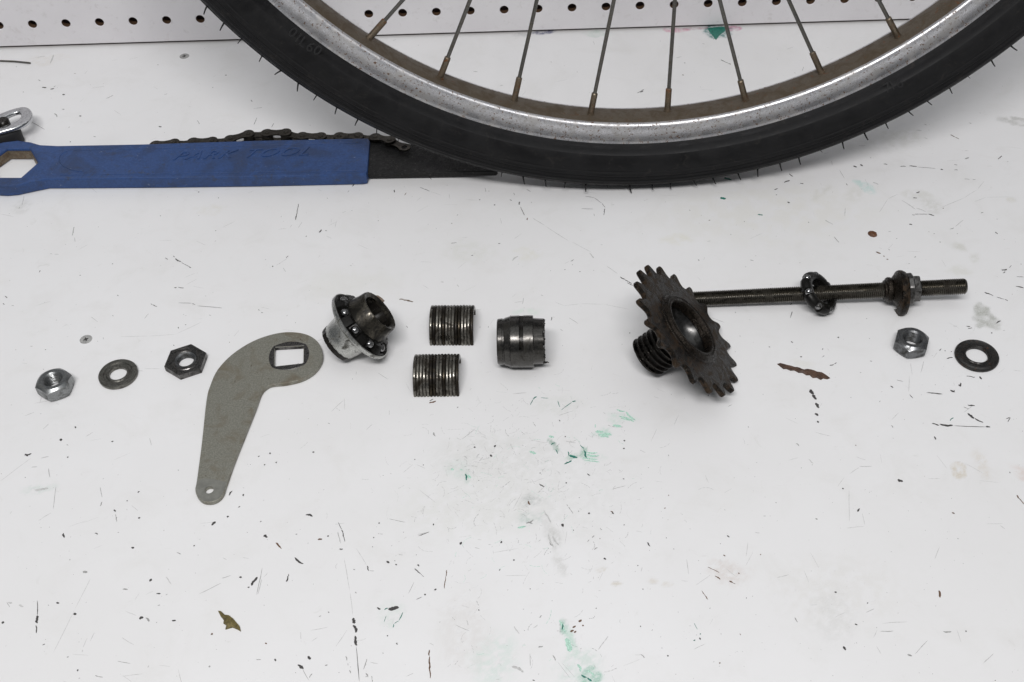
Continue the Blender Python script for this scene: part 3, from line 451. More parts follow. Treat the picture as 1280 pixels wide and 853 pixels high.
# ------------------------------------------------------------------ nuts and washers
def hexr(a, af): 
    k = math.pi/3; b = (a % k)-k/2
    return af/2/math.cos(b)
def thread_rows(r, depth, pitch, z0, z1, seg, per=4, inner=False):
    n = int((z1-z0)/pitch*per); rows = []
    for i in range(n+1):
        z = z0+(z1-z0)*i/n; row = []
        for j in range(seg):
            a = 2*math.pi*j/seg; ph = ((z-z0)/pitch - j/seg) % 1.0
            t = abs(2*ph-1); rr = r-depth*t if not inner else r+depth*t
            row.append((rr*math.cos(a), rr*math.sin(a), z))
        rows.append(row)
    return rows
def hex_nut(name, label, u, v, af, h, bore, turn, mat, group=None, chamfer=0.93, both=True, tilt=0.0):
    q = on(u, v, h); q.z = 0
    t = thing(name, label, 'nut', q, None, group); t.rotation_euler = (tilt, 0, turn)
    seg = 96; g = G()
    rc = af/2*chamfer
    def ring(fr, fz): return [(fr(2*math.pi*j/seg)*math.cos(2*math.pi*j/seg), fr(2*math.pi*j/seg)*math.sin(2*math.pi*j/seg), fz(2*math.pi*j/seg)) for j in range(seg)]
    tn = math.tan(R(38))
    rows = [ring(lambda a: bore+0.9, lambda a: 0.0), ring(lambda a: rc, lambda a: 0.0),
            ring(lambda a: hexr(a, af), lambda a: max(0.0, (hexr(a, af)-rc)*tn) if both else 0.15),
            ring(lambda a: hexr(a, af), lambda a: h-max(0.0, (hexr(a, af)-rc)*tn)),
            ring(lambda a: rc, lambda a: h), ring(lambda a: bore+0.9, lambda a: h), ring(lambda a: bore+0.1, lambda a: h-0.8)]
    g.grid(rows, True, False)
    g.grid([rows[0], ring(lambda a: bore+0.1, lambda a: 0.8)], True, False)
    g.build('body', mat, t, 22)
    g = G(); g.grid(thread_rows(bore, 0.55, 1.0, 0.7, h-0.7, 40, 5, True), True, False)
    g.build('threaded_bore', mat, t, 50)
    return t
NG = None
hex_nut('hex_nut', 'bright grey hex axle nut beside the brass-edged washer, farthest from the sprocket', 65.5, 474, 17.6, 9.0, 4.6, R(26), zinc, NG, 0.86)
hex_nut('hex_nut', 'grey hex axle nut below the cone end of the threaded axle', 1141, 422, 17.2, 8.6, 4.6, R(8), zinc_dark, NG, 0.87)
def lock_nut():
    q = on(231.5, 449, 4.4); q.z = 0
    t = thing('lock_nut', 'thin blackened hexagonal lock nut beside the grey brake arm', 'nut', q); t.rotation_euler = (0, 0, R(24))
    seg = 96; af, h = 21.0, 4.4; g = G()
    def ring(fr, z): return [(fr(2*math.pi*j/seg)*math.cos(2*math.pi*j/seg), fr(2*math.pi*j/seg)*math.sin(2*math.pi*j/seg), z) for j in range(seg)]
    hx = lambda s: (lambda a: hexr(a, af)*s)
    cs = lambda r: (lambda a: r)
    g.grid([ring(cs(5.4), 0), ring(hx(0.985), 0), ring(hx(1), 0.3), ring(hx(1), h-0.5), ring(hx(0.97), h), ring(cs(9.2), h), ring(cs(8.9), h-0.35), ring(cs(8.3), h-0.4), ring(cs(7.9), h-0.05), ring(cs(6.6), h-0.05), ring(cs(6.1), h-0.5)], True, False)
    g.build('body', steel_dark, t, 25)
    g = G(); g.grid([ring(cs(6.12), h-0.5), ring(cs(4.9), h-1.1)], True, False); g.grid(thread_rows(4.5, 0.45, 1.0, 0.0, h-1.1, 40, 5, True), True, False)
    g.grid([ring(cs(5.4), 0.0), ring(cs(4.9), 0.2)], True, False)
    g.build('threaded_bore', zinc_dark, t, 40)
lock_nut()
def washer(label, u, v, prof, mat, tilt=(0, 0)):
    h = max(z for r, z in prof); q = on(u, v, h); q.z = 0
    t = G().lathe(prof, 72).build('washer', mat, None, 30, q, (tilt[0], tilt[1], 0.4)); return tag(t, label, 'washer')
brass_edge = metal('washer steel with tarnished edge', (0.24, 0.235, 0.21), (0.05, 0.048, 0.042), (0.30, 0.5), (0.42, 0.66), 230, 0.25, 1500)
washer('dished grey washer between the hex nut and the black lock nut', 147, 466, [(4.9, 0.2), (10.4, 0), (10.9, 0.4), (10.9, 1.9), (10.5, 2.4), (9.6, 2.5), (8.2, 2.35), (7.7, 1.75), (6.6, 1.7), (6.1, 2.2), (5.2, 2.3), (4.9, 1.9)], brass_edge)
washer('flat black washer beside the hex nut at the axle cone end', 1221.8, 442.5, [(5.9, 0.2), (11.2, 0), (11.9, 0.4), (11.9, 1.5), (11.5, 2.1), (10.4, 2.5), (9.8, 2.3), (7.6, 2.2), (7.2, 2.55), (6.5, 2.55), (5.9, 1.8)], steel_black)

# ------------------------------------------------------------------ brake arm
def smooth_loop(pts, n=4):
    out = []; N_ = len(pts)
    for i in range(N_):
        p0, p1, p2, p3 = (Vector(pts[(i+k-1) % N_][:2]) for k in range(4))
        for j in range(n):
            t = j/n; out.append(0.5*((2*p1)+(-p0+p2)*t+(2*p0-5*p1+4*p2-p3)*t*t+(-p0+3*p1-3*p2+p3)*t**3))
    return out
def brake_arm():
    zt = 2.6
    px = [(244,612),(246,600),(252,555),(258,500),(263,481),(272,462),(290,443),(315,427),(340,418),(362,415),(383,418),(397,427),(403.5,441),(402,453),(393,465),(378,474),(358,479),(343,480.5),(335,483),(327,491),(320,510),(308,540),(294,575),(283,606),(279.5,617),(273,624.5),(264,628),(254,627),(247,621)]
    outer = smooth_loop([on(u, v, zt) for u, v in px], 4)
    sq = [on(u, v, zt).xy for u, v in [(343.5, 434.5), (379.5, 432.5), (379, 454), (343, 458)]]
    q = on(261.5, 612.5, zt).xy; hole = [q+Vector((2.3*math.cos(a), 2.3*math.sin(a))) for a in [2*math.pi*k/20 for k in range(20)]]
    base = on(320, 480, 0)
    t = thing('brake_lever', 'grey curved coaster brake arm with a square hole and a tapered end', 'brake arm', base)
    sh = lambda l: [Vector((p[0]-base.x, p[1]-base.y)) for p in l]
    G().plate(sh(outer), [sh(sq), sh(hole)], 0, zt, 0.35).build('arm_plate', arm_m, t, 18)
    # punched boss round the square hole
    c = Vector((0, 0))
    for p in sh(sq): c += p/4
    g = G(); a0 = math.atan2((sh(sq)[1]-sh(sq)[0]).y, (sh(sq)[1]-sh(sq)[0]).x)
    ring = []; inner = []; n = 56
    sqv = sh(sq)
    for j in range(n):
        a = 2*math.pi*j/n; d = Vector((math.cos(a), math.sin(a)))
        # ray to the square
        best = 1e9
        for k in range(4):
            p, e = sqv[k]-c, sqv[(k+1) % 4]-sqv[k]; den = d.x*e.y-d.y*e.x
            if abs(den) < 1e-9: continue
            tt = (p.x*e.y-p.y*e.x)/den; ss = (p.x*d.y-p.y*d.x)/den
            if tt > 0 and -1e-6 <= ss <= 1+1e-6: best = min(best, tt)
        inner.append(c+d*best); ring.append(c+d*(best*0.35+8.6))
    g.grid([[(p.x, p.y, zt-0.05) for p in ring], [(c.x+(p.x-c.x)*0.98, c.y+(p.y-c.y)*0.98, zt+0.16) for p in ring], [(p.x*1.0+(p.x-c.x)*0.06, p.y+(p.y-c.y)*0.06, zt+0.14) for p in inner], [(p.x, p.y, zt-0.3) for p in inner], [(p.x-(p.x-c.x)*0.004, p.y-(p.y-c.y)*0.004, 0.3) for p in inner]], True, False)
    g.build('square_boss', steel_dark, t, 30)
    # bare lower tip where a clip sat
    tip = [(243.8,613),(245.6,600.5),(256,597.5),(270,599),(284.6,603),(279.5,617),(273,624.5),(264,628),(254,627),(247,621)]
    tl = sh([on(u, v, zt) for u, v in tip]); cc = sum(tl, Vector((0, 0)))/len(tl)
    tl = [cc+(p-cc)*0.955 for p in tl]
    G().plate(tl, [sh(hole)], zt-0.1, zt+0.05, 0.02).build('worn_tip', arm_bare, t, 4)
brake_arm()

# ------------------------------------------------------------------ dust cap with ball bearing and expander ring
def bearing_cup():
    e, ph = R(35), R(15)
    n = Vector((math.cos(e)*math.cos(ph), math.cos(e)*math.sin(ph), math.sin(e)))
    M = frame(n); c = on(448.0, 409.5, 18.9)
    t = thing('hub_bearing', 'plated dust cap with greasy ball bearing and ring, tipped beside the brake arm', 'bearing', c, M)
    g = G(); g.lathe([(7.5, -17.2), (10.2, -17.2), (11.0, -16.4), (12.2, -10.0), (12.9, -4.5), (14.0, -2.6), (17.5, -1.6), (20.9, -0.6), (21.9, 0.6), (21.8, 2.0), (21.2, 2.3), (20.7, 1.2), (17.5, -0.2), (12.5, -1.0), (9.0, -1.4), (7.5, -2.0)], 80)
    g.build('dust_cap', cap_m, t, 35)
    g = G(); g.lathe([(9.9, -17.5), (11.0, -17.2), (11.35, -16.0), (11.5, -14.6), (11.0, -14.2)], 80, None, False, 0, lambda k, f: 0.12*math.sin(17*f*6.28)+0.1*math.sin(41*f*6.28)); g.lathe([(9.9, -17.5), (7.0, -17.4), (6.8, -15.0)], 60, None, False)
    g.build('cap_end', grease, t, 35)
    nb = 9
    g = G(); seg = 180
    def cage(r, z, w): return [((r+w*(1 if (abs(((j/seg*nb) % 1)-0.5) > 0.26) else 0))*math.cos(2*math.pi*j/seg), (r+w*(1 if (abs(((j/seg*nb) % 1)-0.5) > 0.26) else 0))*math.sin(2*math.pi*j/seg), z) for j in range(seg)]
    g.grid([cage(11.5, 0.2, 0), cage(20.4, 0.8, 0), cage(20.5, 1.9, 0), cage(17.4, 2.2, 2.8), cage(16.0, 5.0, 3.0), cage(15.2, 6.4, 2.4), cage(11.5, 6.6, 0)], True, True)
    g.build('bearing_cage', cage_m, t, 35)
    for k in range(nb):
        a = 2*math.pi*(k+0.5)/nb
        G().sphere((16.7*math.cos(a), 16.7*math.sin(a), 3.9), 2.6, None, 20).build('ball', ball_m, t, 60)
    g = G(); g.lathe([(9.4, 2.0), (13.6, 5.6), (14.7, 6.5), (14.5, 7.8), (13.5, 11.5), (12.9, 15.9), (12.5, 16.4), (11.6, 16.1), (10.1, 15.2), (9.2, 8.0)], 80, None, True, 0, lambda k, f: 0.10*math.sin(23*f*6.28) if k in (5, 6, 7) else 0)
    g.build('expander_ring', ring_m, t, 32)
    g = G(); g.lathe([(9.3, 14.0), (9.0, 10.0), (6.0, 5.0), (5.0, 1.0)], 60, None, False)
    for k in range(7):
        a = k*0.9+0.3; g.plate([(-0.9, -1.2), (0.9, -1.2), (0.9, 1.2), (-0.9, 1.2)], [], 3, 13.6, 0.3, Matrix.Rotation(a, 4, 'Z') @ Matrix.Translation((8.8, 0, 0)))
    g.build('ring_bore', grease, t, 40)
bearing_cup()

# ------------------------------------------------------------------ brake shoes (grooved half shells)
shoe_oil = metal('oil blackened shoe steel', (0.06, 0.05, 0.036), (0.010, 0.008, 0.006), (0.2, 0.4), (0.36, 0.58), 170, 0.15, 900)
def brake_shoe(label, u, v, turn, off, oily):
    r, L, n = 13.7, 25.2, 14
    q = on(u, v, 0)
    t = Matrix.Rotation(turn, 4, 'Z')
    c = q + (t.to_3x3() @ Vector((0, r-0.3, 0)))
    seg = 40; cols = []
    xs = []
    for k in range(n):
        for f, d in ((0.0, 0.75), (0.16, 0.12), (0.3, 0.0), (0.66, 0.0), (0.84, 0.14)):
            xs.append((-L/2+L*(k+f)/n, d))
    xs.append((L/2, 0.6))
    rnd = random.Random(off)
    amp = [rnd.uniform(-0.08, 0.08) for _ in range(n+1)]
    g = G(); a0, a1 = R(1), R(179)
    prof = [(x, r-d+amp[min(n, int((x+L/2)/L*n))]) for x, d in xs]
    ri = r-2.6
    loop = prof+[(L/2-0.02, ri), (-L/2+0.02, ri)]
    rows = []
    for j in range(seg+1):
        a = a0+(a1-a0)*j/seg
        rows.append([(x, rr*math.cos(a), rr*math.sin(a)) for x, rr in loop])
    g.grid(rows, True, False)
    for row, flip in ((0, False), (seg, True)):
        idx = [len(loop)*row+i for i in range(len(loop))]
        g.f.append(tuple(idx if flip else idx[::-1])); g.m.append(0)
    for i in range(seg):
        for j in range(len(prof)-1):
            if int((prof[j][0]+L/2)/L*n) in oily: g.m[i*len(loop)+j] = 1
    o = g.build('brake_shoe', [steel_shoe, shoe_oil], None, 28, c, (0, 0, turn))
    return tag(o, label, 'brake shoe', 'grooved brake shoes')
brake_shoe('grooved half round brake shoe, the one nearer the chain whip', 564.5, 432.0, R(-2.0), 3, (1, 4, 8, 9, 13))
brake_shoe('grooved half round brake shoe with a dark middle band and crumbs beside it', 545.5, 496.0, R(-1.0), 5, (5, 6, 9, 13))

# ------------------------------------------------------------------ expander barrel with a slot
def barrel():
    r = 14.5; q = on(653, 459.0, 0); c = Vector((q.x, q.y+6.0, r-0.05))
    t = thing('expander_barrel', 'dark steel stepped expander barrel with a narrow slot beside the brake shoes', 'hub part', (c.x, c.y, 0)); t.rotation_euler = (0, 0, R(-1.0))
    seg = 96
    prof = [(-12.9, 9.6), (-13.4, 10.4), (-13.4, 12.3), (-12.9, 12.7), (-10.6, 13.0), (-10.3, 12.75), (-9.6, 12.8), (-9.3, 13.15), (-6.4, 14.1), (-6.2, 14.5), (-5.95, 14.55), (-5.8, 14.35), (-1.35, 14.5), (-1.2, 14.5), (-1.1, 14.2), (1.1, 14.2), (1.2, 14.5), (1.35, 14.5), (6.3, 14.45), (6.55, 14.2), (6.6, 13.0), (6.9, 12.9), (11.6, 12.65), (12.0, 12.3), (12.0, 10.6), (11.5, 9.8)]
    rows = []
    for k, (x, rr) in enumerate(prof):
        row = []
        for j in range(seg):
            a = 2*math.pi*j/seg; r2 = rr; x2 = x
            if k in (14, 15):   # slot: cut from the back over the top towards the front
                ang = math.degrees(a) % 360
                r2 = 10.8 if 118 < ang < 236 else 14.49
            if k in (23, 24): x2 = x+(0.9 if (j//4) % 2 else 0.0)
            row.append((x2, -r2*math.cos(a-math.pi/2), r2*math.sin(a-math.pi/2)+0.0))
        rows.append(row)
    g = G(); g.grid(rows, True, True)
    for i in range(13, 16):
        for j in range(seg):
            if 118 < math.degrees(2*math.pi*j/seg) < 236: g.m[i*seg+j] = 1  # slot walls take the grease black, so its shade is put in as colour
    o = g.build('barrel', [steel_barrel, grease], t, 26, (0, 0, c.z))
    g = G(); rnd = random.Random(4)
    for j in range(26):
        a = 2*math.pi*j/26+rnd.uniform(-.08, .08); rr = rnd.uniform(11.6, 12.4)
        g.sphere((12.25+rnd.uniform(0, .4), rr*math.cos(a), rr*math.sin(a)), rnd.uniform(0.35, 0.75), None, 8)
    for j in range(10): g.sphere((12.3+0.28*j, -9.6+rnd.uniform(-.2, .2), -6.9+rnd.uniform(-.2, .2)), max(0.25, 0.75-0.06*j), None, 8)
    g.build('grease_edge', grease, t, 60, (0, 0, c.z))
barrel()

# ------------------------------------------------------------------ driver: 19-tooth sprocket on its worm screw
def driver():
    n = Vector((0.715, 0.03, 0.70)).normalized(); M = frame(n)
    c = on(858.5, 412.5, 29.4)
    t = thing('sprocket_driver', 'greasy dark toothed sprocket on a coarse worm screw leaning beside the axle', 'sprocket', c, M)
    T_, pr, tip = 19, 38.6, 41.5
    out = []
    for k in range(T_):
        a = 2*math.pi*k/T_+0.055
        for da, r in ((-0.5, 35.0), (-0.40, 35.2), (-0.31, 36.0), (-0.24, 37.3), (-0.18, 39.0), (-0.12, 40.6), (-0.055, tip), (0.055, tip), (0.12, 40.6), (0.18, 39.0), (0.24, 37.3), (0.31, 36.0), (0.40, 35.2)):
            b = a+da*2*math.pi/T_; out.append((r*math.cos(b), r*math.sin(b)))
    hole = [(17*math.cos(2*math.pi*j/64), 17*math.sin(2*math.pi*j/64)) for j in range(64)]
    # teeth are relieved towards their tips, so the plate thins from the root outwards
    g = G(); g.plate([(x*1.0, y*1.0) for x, y in out], [hole], -1.5, 1.5, 0.6)
    g.build('toothed_plate', sprocket_m, t, 18)
    g = G(); g.lathe([(22.4, 1.3), (22.0, 2.0), (21.2, 2.3), (20.4, 2.2), (20.0, 2.5), (19.7, 3.4), (19.1, 3.8), (18.6, 3.5), (18.1, 3.4), (17.6, 3.8), (16.8, 3.7), (16.3, 3.0), (16.1, 1.0), (15.9, -1.5)], 96, None, False, 0, lambda k_, f: 0.10*math.sin(13*f*6.28+k_)+0.07*math.sin(29*f*6.28+2*k_))
    g.build('collar', collar_m, t, 35)
    g = G(); g.lathe([(15.95, -1.2), (15.4, -3.2), (14.2, -5.6), (12.2, -7.6), (9.4, -9.2), (6.8, -9.9), (6.2, -10.6), (6.0, -28)], 96, None, False)
    g.build('bearing_race', cup_m, t, 35)
    g = G(); g.lathe([(15.0, -1.0), (16.4, -2.5), (16.2, -6.5), (13.5, -8.2), (11.6, -8.8), (9.8, -9.2)], 80, None, False)
    g.build('neck', screw_m, t, 35)
    g = G(); rows = []; p = 3.3; z0, z1 = -29.2, -8.4; nn = 130; seg = 64
    for i in range(nn+1):
        z = z0+(z1-z0)*i/nn; row = []
        for j in range(seg):
            ph = ((z-z0)/p-2*j/seg) % 1.0 if False else ((z-z0)/p-j/seg) % 1.0
            s = 1 if ph < 0.20 else (1-(ph-0.20)/0.16 if ph < 0.36 else (0 if ph < 0.84 else (ph-0.84)/0.16))
            rr = 9.9+2.1*s; a = 2*math.pi*j/seg; row.append((rr*math.cos(a), rr*math.sin(a), z))
        rows.append(row)
    g.grid(rows, True, False)
    g.grid([rows[0], [(6.0*math.cos(2*math.pi*j/seg), 6.0*math.sin(2*math.pi*j/seg), z0-0.1) for j in range(seg)]], True, False)
    g.build('worm_screw', screw_m, t, 38)
driver()

# ------------------------------------------------------------------ axle with cone, and the loose ball retainer hanging on it
A1 = on(1207.5, 358.0, 13.3); A0 = on(862, 374.5, 5.2)
AD = (A1-A0).normalized(); AL = (A1-A0).length
def axle():
    M = frame(AD)
    t = thing('wheel_axle', 'long oily threaded steel axle with a bearing cone screwed near its end', 'axle', A0, M)
    r = 4.75; g = G(); g.grid(thread_rows(r, 0.85, 1.15, -14, AL-0.8, 32, 4), True, False)
    end = [(4.3, AL-0.8), (3.9, AL-0.15), (3.2, AL), (0.01, AL)]
    g.lathe(end, 32, None, False); g.lathe([(0.01, -14), (4.3, -14)], 32, None, False)
    g.build('threaded_shaft', axle_m, t, 60)
    # axial positions measured back from the end
    k = 2.17
    s = lambda pxl: AL-(1207.5-pxl)/k
    g = G(); g.lathe([(4.5, s(1106)), (5.6, s(1107)), (5.9, s(1109)), (6.9, s(1110)), (7.4, s(1112)), (7.3, s(1115)), (6.6, s(1116.5)), (7.4, s(1118)), (9.0, s(1121)), (10.6, s(1123.5)), (10.0, s(1126)), (5.0, s(1127))], 64, None, False)
    g.build('bearing_cone', collar_m, t, 35)
    g = G(); g.lathe([(9.6, s(1121.5)), (11.6, s(1123)), (13.0, s(1124.5)), (13.3, s(1126.5)), (13.2, s(1130)), (12.4, s(1133.5)), (10.6, s(1135)), (9.4, s(1135.5)), (9.2, s(1130))], 72, Matrix.Rotation(R(1.5), 4, 'X'), True, 0, lambda k_, f: 0.12*math.sin(7*f*6.28+1))
    g.build('dust_shield', sprocket_m, t, 35)
    g = G(); g.lathe([(5, s(1134)), (9.0, s(1135)), (9.1, s(1140)), (8.6, s(1141.5)), (5, s(1142))], 48, None, False, 0, lambda k_, f: 0.22*math.sin(9*f*6.28))
    g.build('spacer', steel_dark, t, 35)
    seg = 72; rows = []
    for rs, z in ((0.6, s(1141)), (0.97, s(1141.2)), (1.0, s(1142)), (1.0, s(1148)), (0.93, s(1149.5)), (0.62, s(1150))):
        rows.append([(hexr(2*math.pi*j/seg, 14.6)*rs*math.cos(2*math.pi*j/seg+0.3), hexr(2*math.pi*j/seg, 14.6)*rs*math.sin(2*math.pi*j/seg+0.3), z) for j in range(seg)])
    g = G(); g.grid(rows, True, False); g.build('lock_nut', steel_dark, t, 28)
axle()
def retainer():
    n = Vector((0.63, -0.16, 0.76)).normalized(); M = frame(n); c = on(1023.3, 366.5, 10.2)
    t = thing('ball_retainer', 'black ball bearing retainer hanging loose and tilted on the threaded axle', 'bearing', c, M)
    nb = 7; seg = 168; g = G()
    def ring(r, z, notch): 
        row = []
        for j in range(seg):
            f = abs(((j/seg*nb) % 1)-0.5); rr = r-(notch if f < 0.20 else 0)
            row.append((rr*math.cos(2*math.pi*j/seg), rr*math.sin(2*math.pi*j/seg), z))
        return row
    g.grid([ring(7.7, -3.2, 0), ring(11.6, -3.3, 0.6), ring(13.0, -2.2, 1.2), ring(13.6, -0.4, 1.5), ring(13.4, 1.0, 1.6), ring(12.4, 2.4, 1.2), ring(11.0, 3.0, 0.4), ring(9.0, 3.0, 0), ring(8.0, 2.3, 0)], True, True)
    g.build('cage', cage_m, t, 35)
    for k in range(nb):
        a = 2*math.pi*(k+0.5)/nb
        G().sphere((11.4*math.cos(a), 11.4*math.sin(a), 0.9), 2.2, None, 20).build('ball', ball_m, t, 60)
retainer()

# ------------------------------------------------------------------ chain whip with ring-end handle
def chain_whip():
    zt = 9.0
    base = on(230, 205, 0)
    t = thing('chain_whip', 'blue handled chain whip tool with black blade and chain and hexagonal ring end', 'tool', base)
    def loc(l, z): return [Vector((p.x-base.x, p.y-base.y)) for p in (on(u, v, z) for u, v in l)]
    head = [(50,180.8),(38,177.3),(22,175.3),(4,177.5),(-18,183),(-38,195),(-44,212),(-34,226),(-14,232),(4,233),(18,231.8),(40,227),(57,223.6)]
    body = [(200,222.6),(320,221),(452,218.2),(457.5,217.2),(459.3,213),(462.3,176),(460.5,172.8),(455,172.6),(320,175.4),(175,180),(72,181.9)]
    pl = loc(head+body, zt)
    hexp = loc([(8.7,186.2),(37.5,186.2),(47.3,202.8),(26,221.6),(-6,221.6),(-15,203)], zt)
    g = G(); g.plate(pl, [hexp], 0.0, zt, 1.1); h = g.build('handle', blue, t, 18)
    # steel liner of the hexagonal opening
    cc = sum(hexp, Vector((0, 0)))/6
    g = G(); g.grid([[((cc+(p-cc)*1.03).x, (cc+(p-cc)*1.03).y, z) for p in hexp] for z in (1.2, zt-1.6)]+[[((cc+(p-cc)*0.955).x, (cc+(p-cc)*0.955).y, z) for p in hexp] for z in (zt-1.9, 1.0)], True, True)
    g.build('ring_liner', nipple_m, h, 25)
    # raised border and worn italic lettering, moulded in the vinyl
    g = G()
    for a, b in (((86, 188.5), (140, 186.5)), ((146, 187.0), (452, 178.6)), ((75, 219.0), (452, 213.3))):
        p, q = loc([a], zt)[0], loc([b], zt)[0]
        g.tube([(p.x, p.y, zt-0.05), (q.x, q.y, zt-0.05)], 0.32, 8)
    arc = loc([(104,215.0),(90,213),(79,208),(73.5,201),(75,195),(80,190.5),(86,188.5)], zt); g.tube([(p.x, p.y, zt-0.05) for p in arc], 0.35, 8)
    g.build('raised_border', blue, h, 60)
    cu = bpy.data.curves.new('lettering', 'FONT'); cu.body = 'PARK TOOL'; cu.shear = 0.5; cu.size = 0.0125; cu.extrude = 0.00035; cu.space_character = 1.18
    to = bpy.data.objects.new('tmp_lettering', cu); COL.objects.link(to)
    me = bpy.data.meshes.new_from_object(to.evaluated_get(bpy.context.evaluated_depsgraph_get())); bpy.data.objects.remove(to)
    me.materials.clear(); me.materials.append(blue)
    w = max(v.co.x for v in me.vertices); p, q = on(214, 200.5, zt), on(386, 194.0, zt)
    sx = (q-p).length*MM/w
    for v in me.vertices: v.co.x *= sx
    o = link('lettering', me, h, (p.x-base.x, p.y-base.y, zt+0.02), (0, 0, math.atan2(q.y-p.y, q.x-p.x)))
    # blade
    zb = 6.6
    bl = loc([(448,176.5),(480,176.6),(505,178.5),(528,183.5),(566,193),(606,206),(622,212.2),(620,214.2),(606,214.6),(540,215.4),(448,217)], zb)
    G().plate(bl, [], 2.6, zb, 0.5).build('blade', blade_m, t, 18)
    # chain: pins traced along its run
    pins = [(505.5,181.5,11.0),(487.5,173.5,10.2),(469,170.2,9.2),(446.8,169.0,9.0),(424,168.9,9.0),(400.5,169.0,9.0),(377.5,168.6,9.0),(356.8,164.2,9.0),(333.2,164.9,9.0),(310,166.0,9.0),(287.3,172.4,9.0),(264.4,174.6,9.0),(241,175.6,9.0),(217,177.0,9.0),(194,179.5,8.6),(171,184.0,8.4)]
    P = [on(u, v, z)-base for u, v, z in pins]
    def link_mesh(L, outer, bare_end):
        g = G(); hw = 4.15
        def outline():
            o = []
            for k in range(13):
                a = -math.pi*0.72+2*math.pi*0.72*k/12; o.append((L/2+hw*math.cos(a), hw*math.sin(a)))
            o += [(L*0.18, 2.9), (0, 2.6), (-L*0.18, 2.9)]
            for k in range(13):
                a = math.pi-math.pi*0.72+2*math.pi*0.72*k/12; o.append((-L/2+hw*math.cos(a), hw*math.sin(a)))
            o += [(-L*0.18, -2.9), (0, -2.6), (L*0.18, -2.9)]
            return o
        zc = 3.3 if outer else 2.1
        hole = [(-L/2+1.9*math.cos(2*math.pi*j/16), 1.9*math.sin(2*math.pi*j/16)) for j in range(16)] if bare_end else None
        for s in (-1, 1):
            z = s*zc-0.55
            if bare_end: g.plate(outline(), [[(-x, y) for x, y in hole]], z, z+1.1, 0.22)
            else: g.plate(outline(), [], z, z+1.1, 0.22)
        for s in ((-1,) if bare_end else (-1, 1)):
            M = Matrix.Translation((s*L/2, 0, 0))
            if outer: g.lathe([(0.01, 4.35), (1.2, 4.35), (1.75, 4.1), (1.75, -4.1), (1.2, -4.35), (0.01, -4.35)], 16, M, False); g.lathe([(2.0, 3.84), (2.35, 3.95), (2.7, 3.84)], 16, M, False)
            else: g.lathe([(1.8, 1.6), (3.7, 1.6), (3.9, 1.3), (3.9, -1.3), (3.7, -1.6), (1.8, -1.6)], 20, M, True)
        return g
    for i in range(len(P)-1):
        a, b = P[i], P[i+1]; d = b-a
        outer = i % 2 == 1
        M = Matrix.Translation((a+b)/2-Vector((0, 0, 4.35))) @ Matrix.Rotation(math.atan2(d.y, d.x), 4, 'Z') @ Matrix.Rotation(-math.atan2(d.z, d.xy.length), 4, 'Y')
        o = link_mesh(d.length, outer, i == 0)
        o.v = [tuple(M @ Vector((( -x if i == 0 else x), y, z))) for x, y, z in o.v]
        o.build('chain_link', chain_m, t, 19)
chain_whip()

# ------------------------------------------------------------------ chromed slotted lever on a black block, at the bench's end
def lever():
    base = on(-10, 165, 0)
    t = thing('slotted_lever', 'shiny chrome slotted lever end on a black block behind the blue ring handle', 'lever', base)
    def loc(l, z): return [Vector((p.x-base.x, p.y-base.y)) for p in (on(u, v, z) for u, v in l)]
    z1 = 15.0
    outer = smooth_loop(loc([(-70,166),(-30,153),(0,141.5),(16,135.8),(28,133.2),(36,135),(40,141),(38,148.5),(31,154.5),(18,160),(0,165),(-30,174),(-70,186)], z1), 3)
    slot = smooth_loop(loc([(-40,163),(-15,155),(4,147),(16,141.5),(23,140),(26,143.5),(23,149.5),(12,154.5),(-6,160),(-36,169)], z1), 3)
    G().plate(outer, [slot], z1-3.4, z1, 1.1).build('slotted_plate', chrome_lever, t, 50)
    # shaft and nut through the slot
    c = loc([(4, 153)], z1)[0]
    g = G(); g.lathe([(0.01, z1+2.2), (3.4, z1+2.2), (4.2, z1+1.4), (4.4, z1-5), (3.2, z1-6), (3.2, 4)], 24, Matrix.Translation((c.x, c.y, 0)), False); g.build('pivot_pin', grease, t, 35)
    blk = smooth_loop(loc([(-80,176),(-30,163),(-4,158),(14,155.5),(23,157),(25,161),(20,165),(6,170),(-10,175),(-40,186),(-80,199)], z1-3.5), 3)
    g = G(); g.plate(blk, [], 0, z1-3.4, 1.6); g.build('block', black_rubber, t, 40)
lever()
g = G(); pts = [on(u, v, 0.75) for u, v in ((-30, 76.5), (0, 76.3), (18, 77.0), (38, 79.0))]; g.tube(pts, 0.7, 8)
tag(g.build('wire_offcut', spoke_m, None, 60), 'thin grey wire offcut lying near the foot of the pegboard', 'wire')

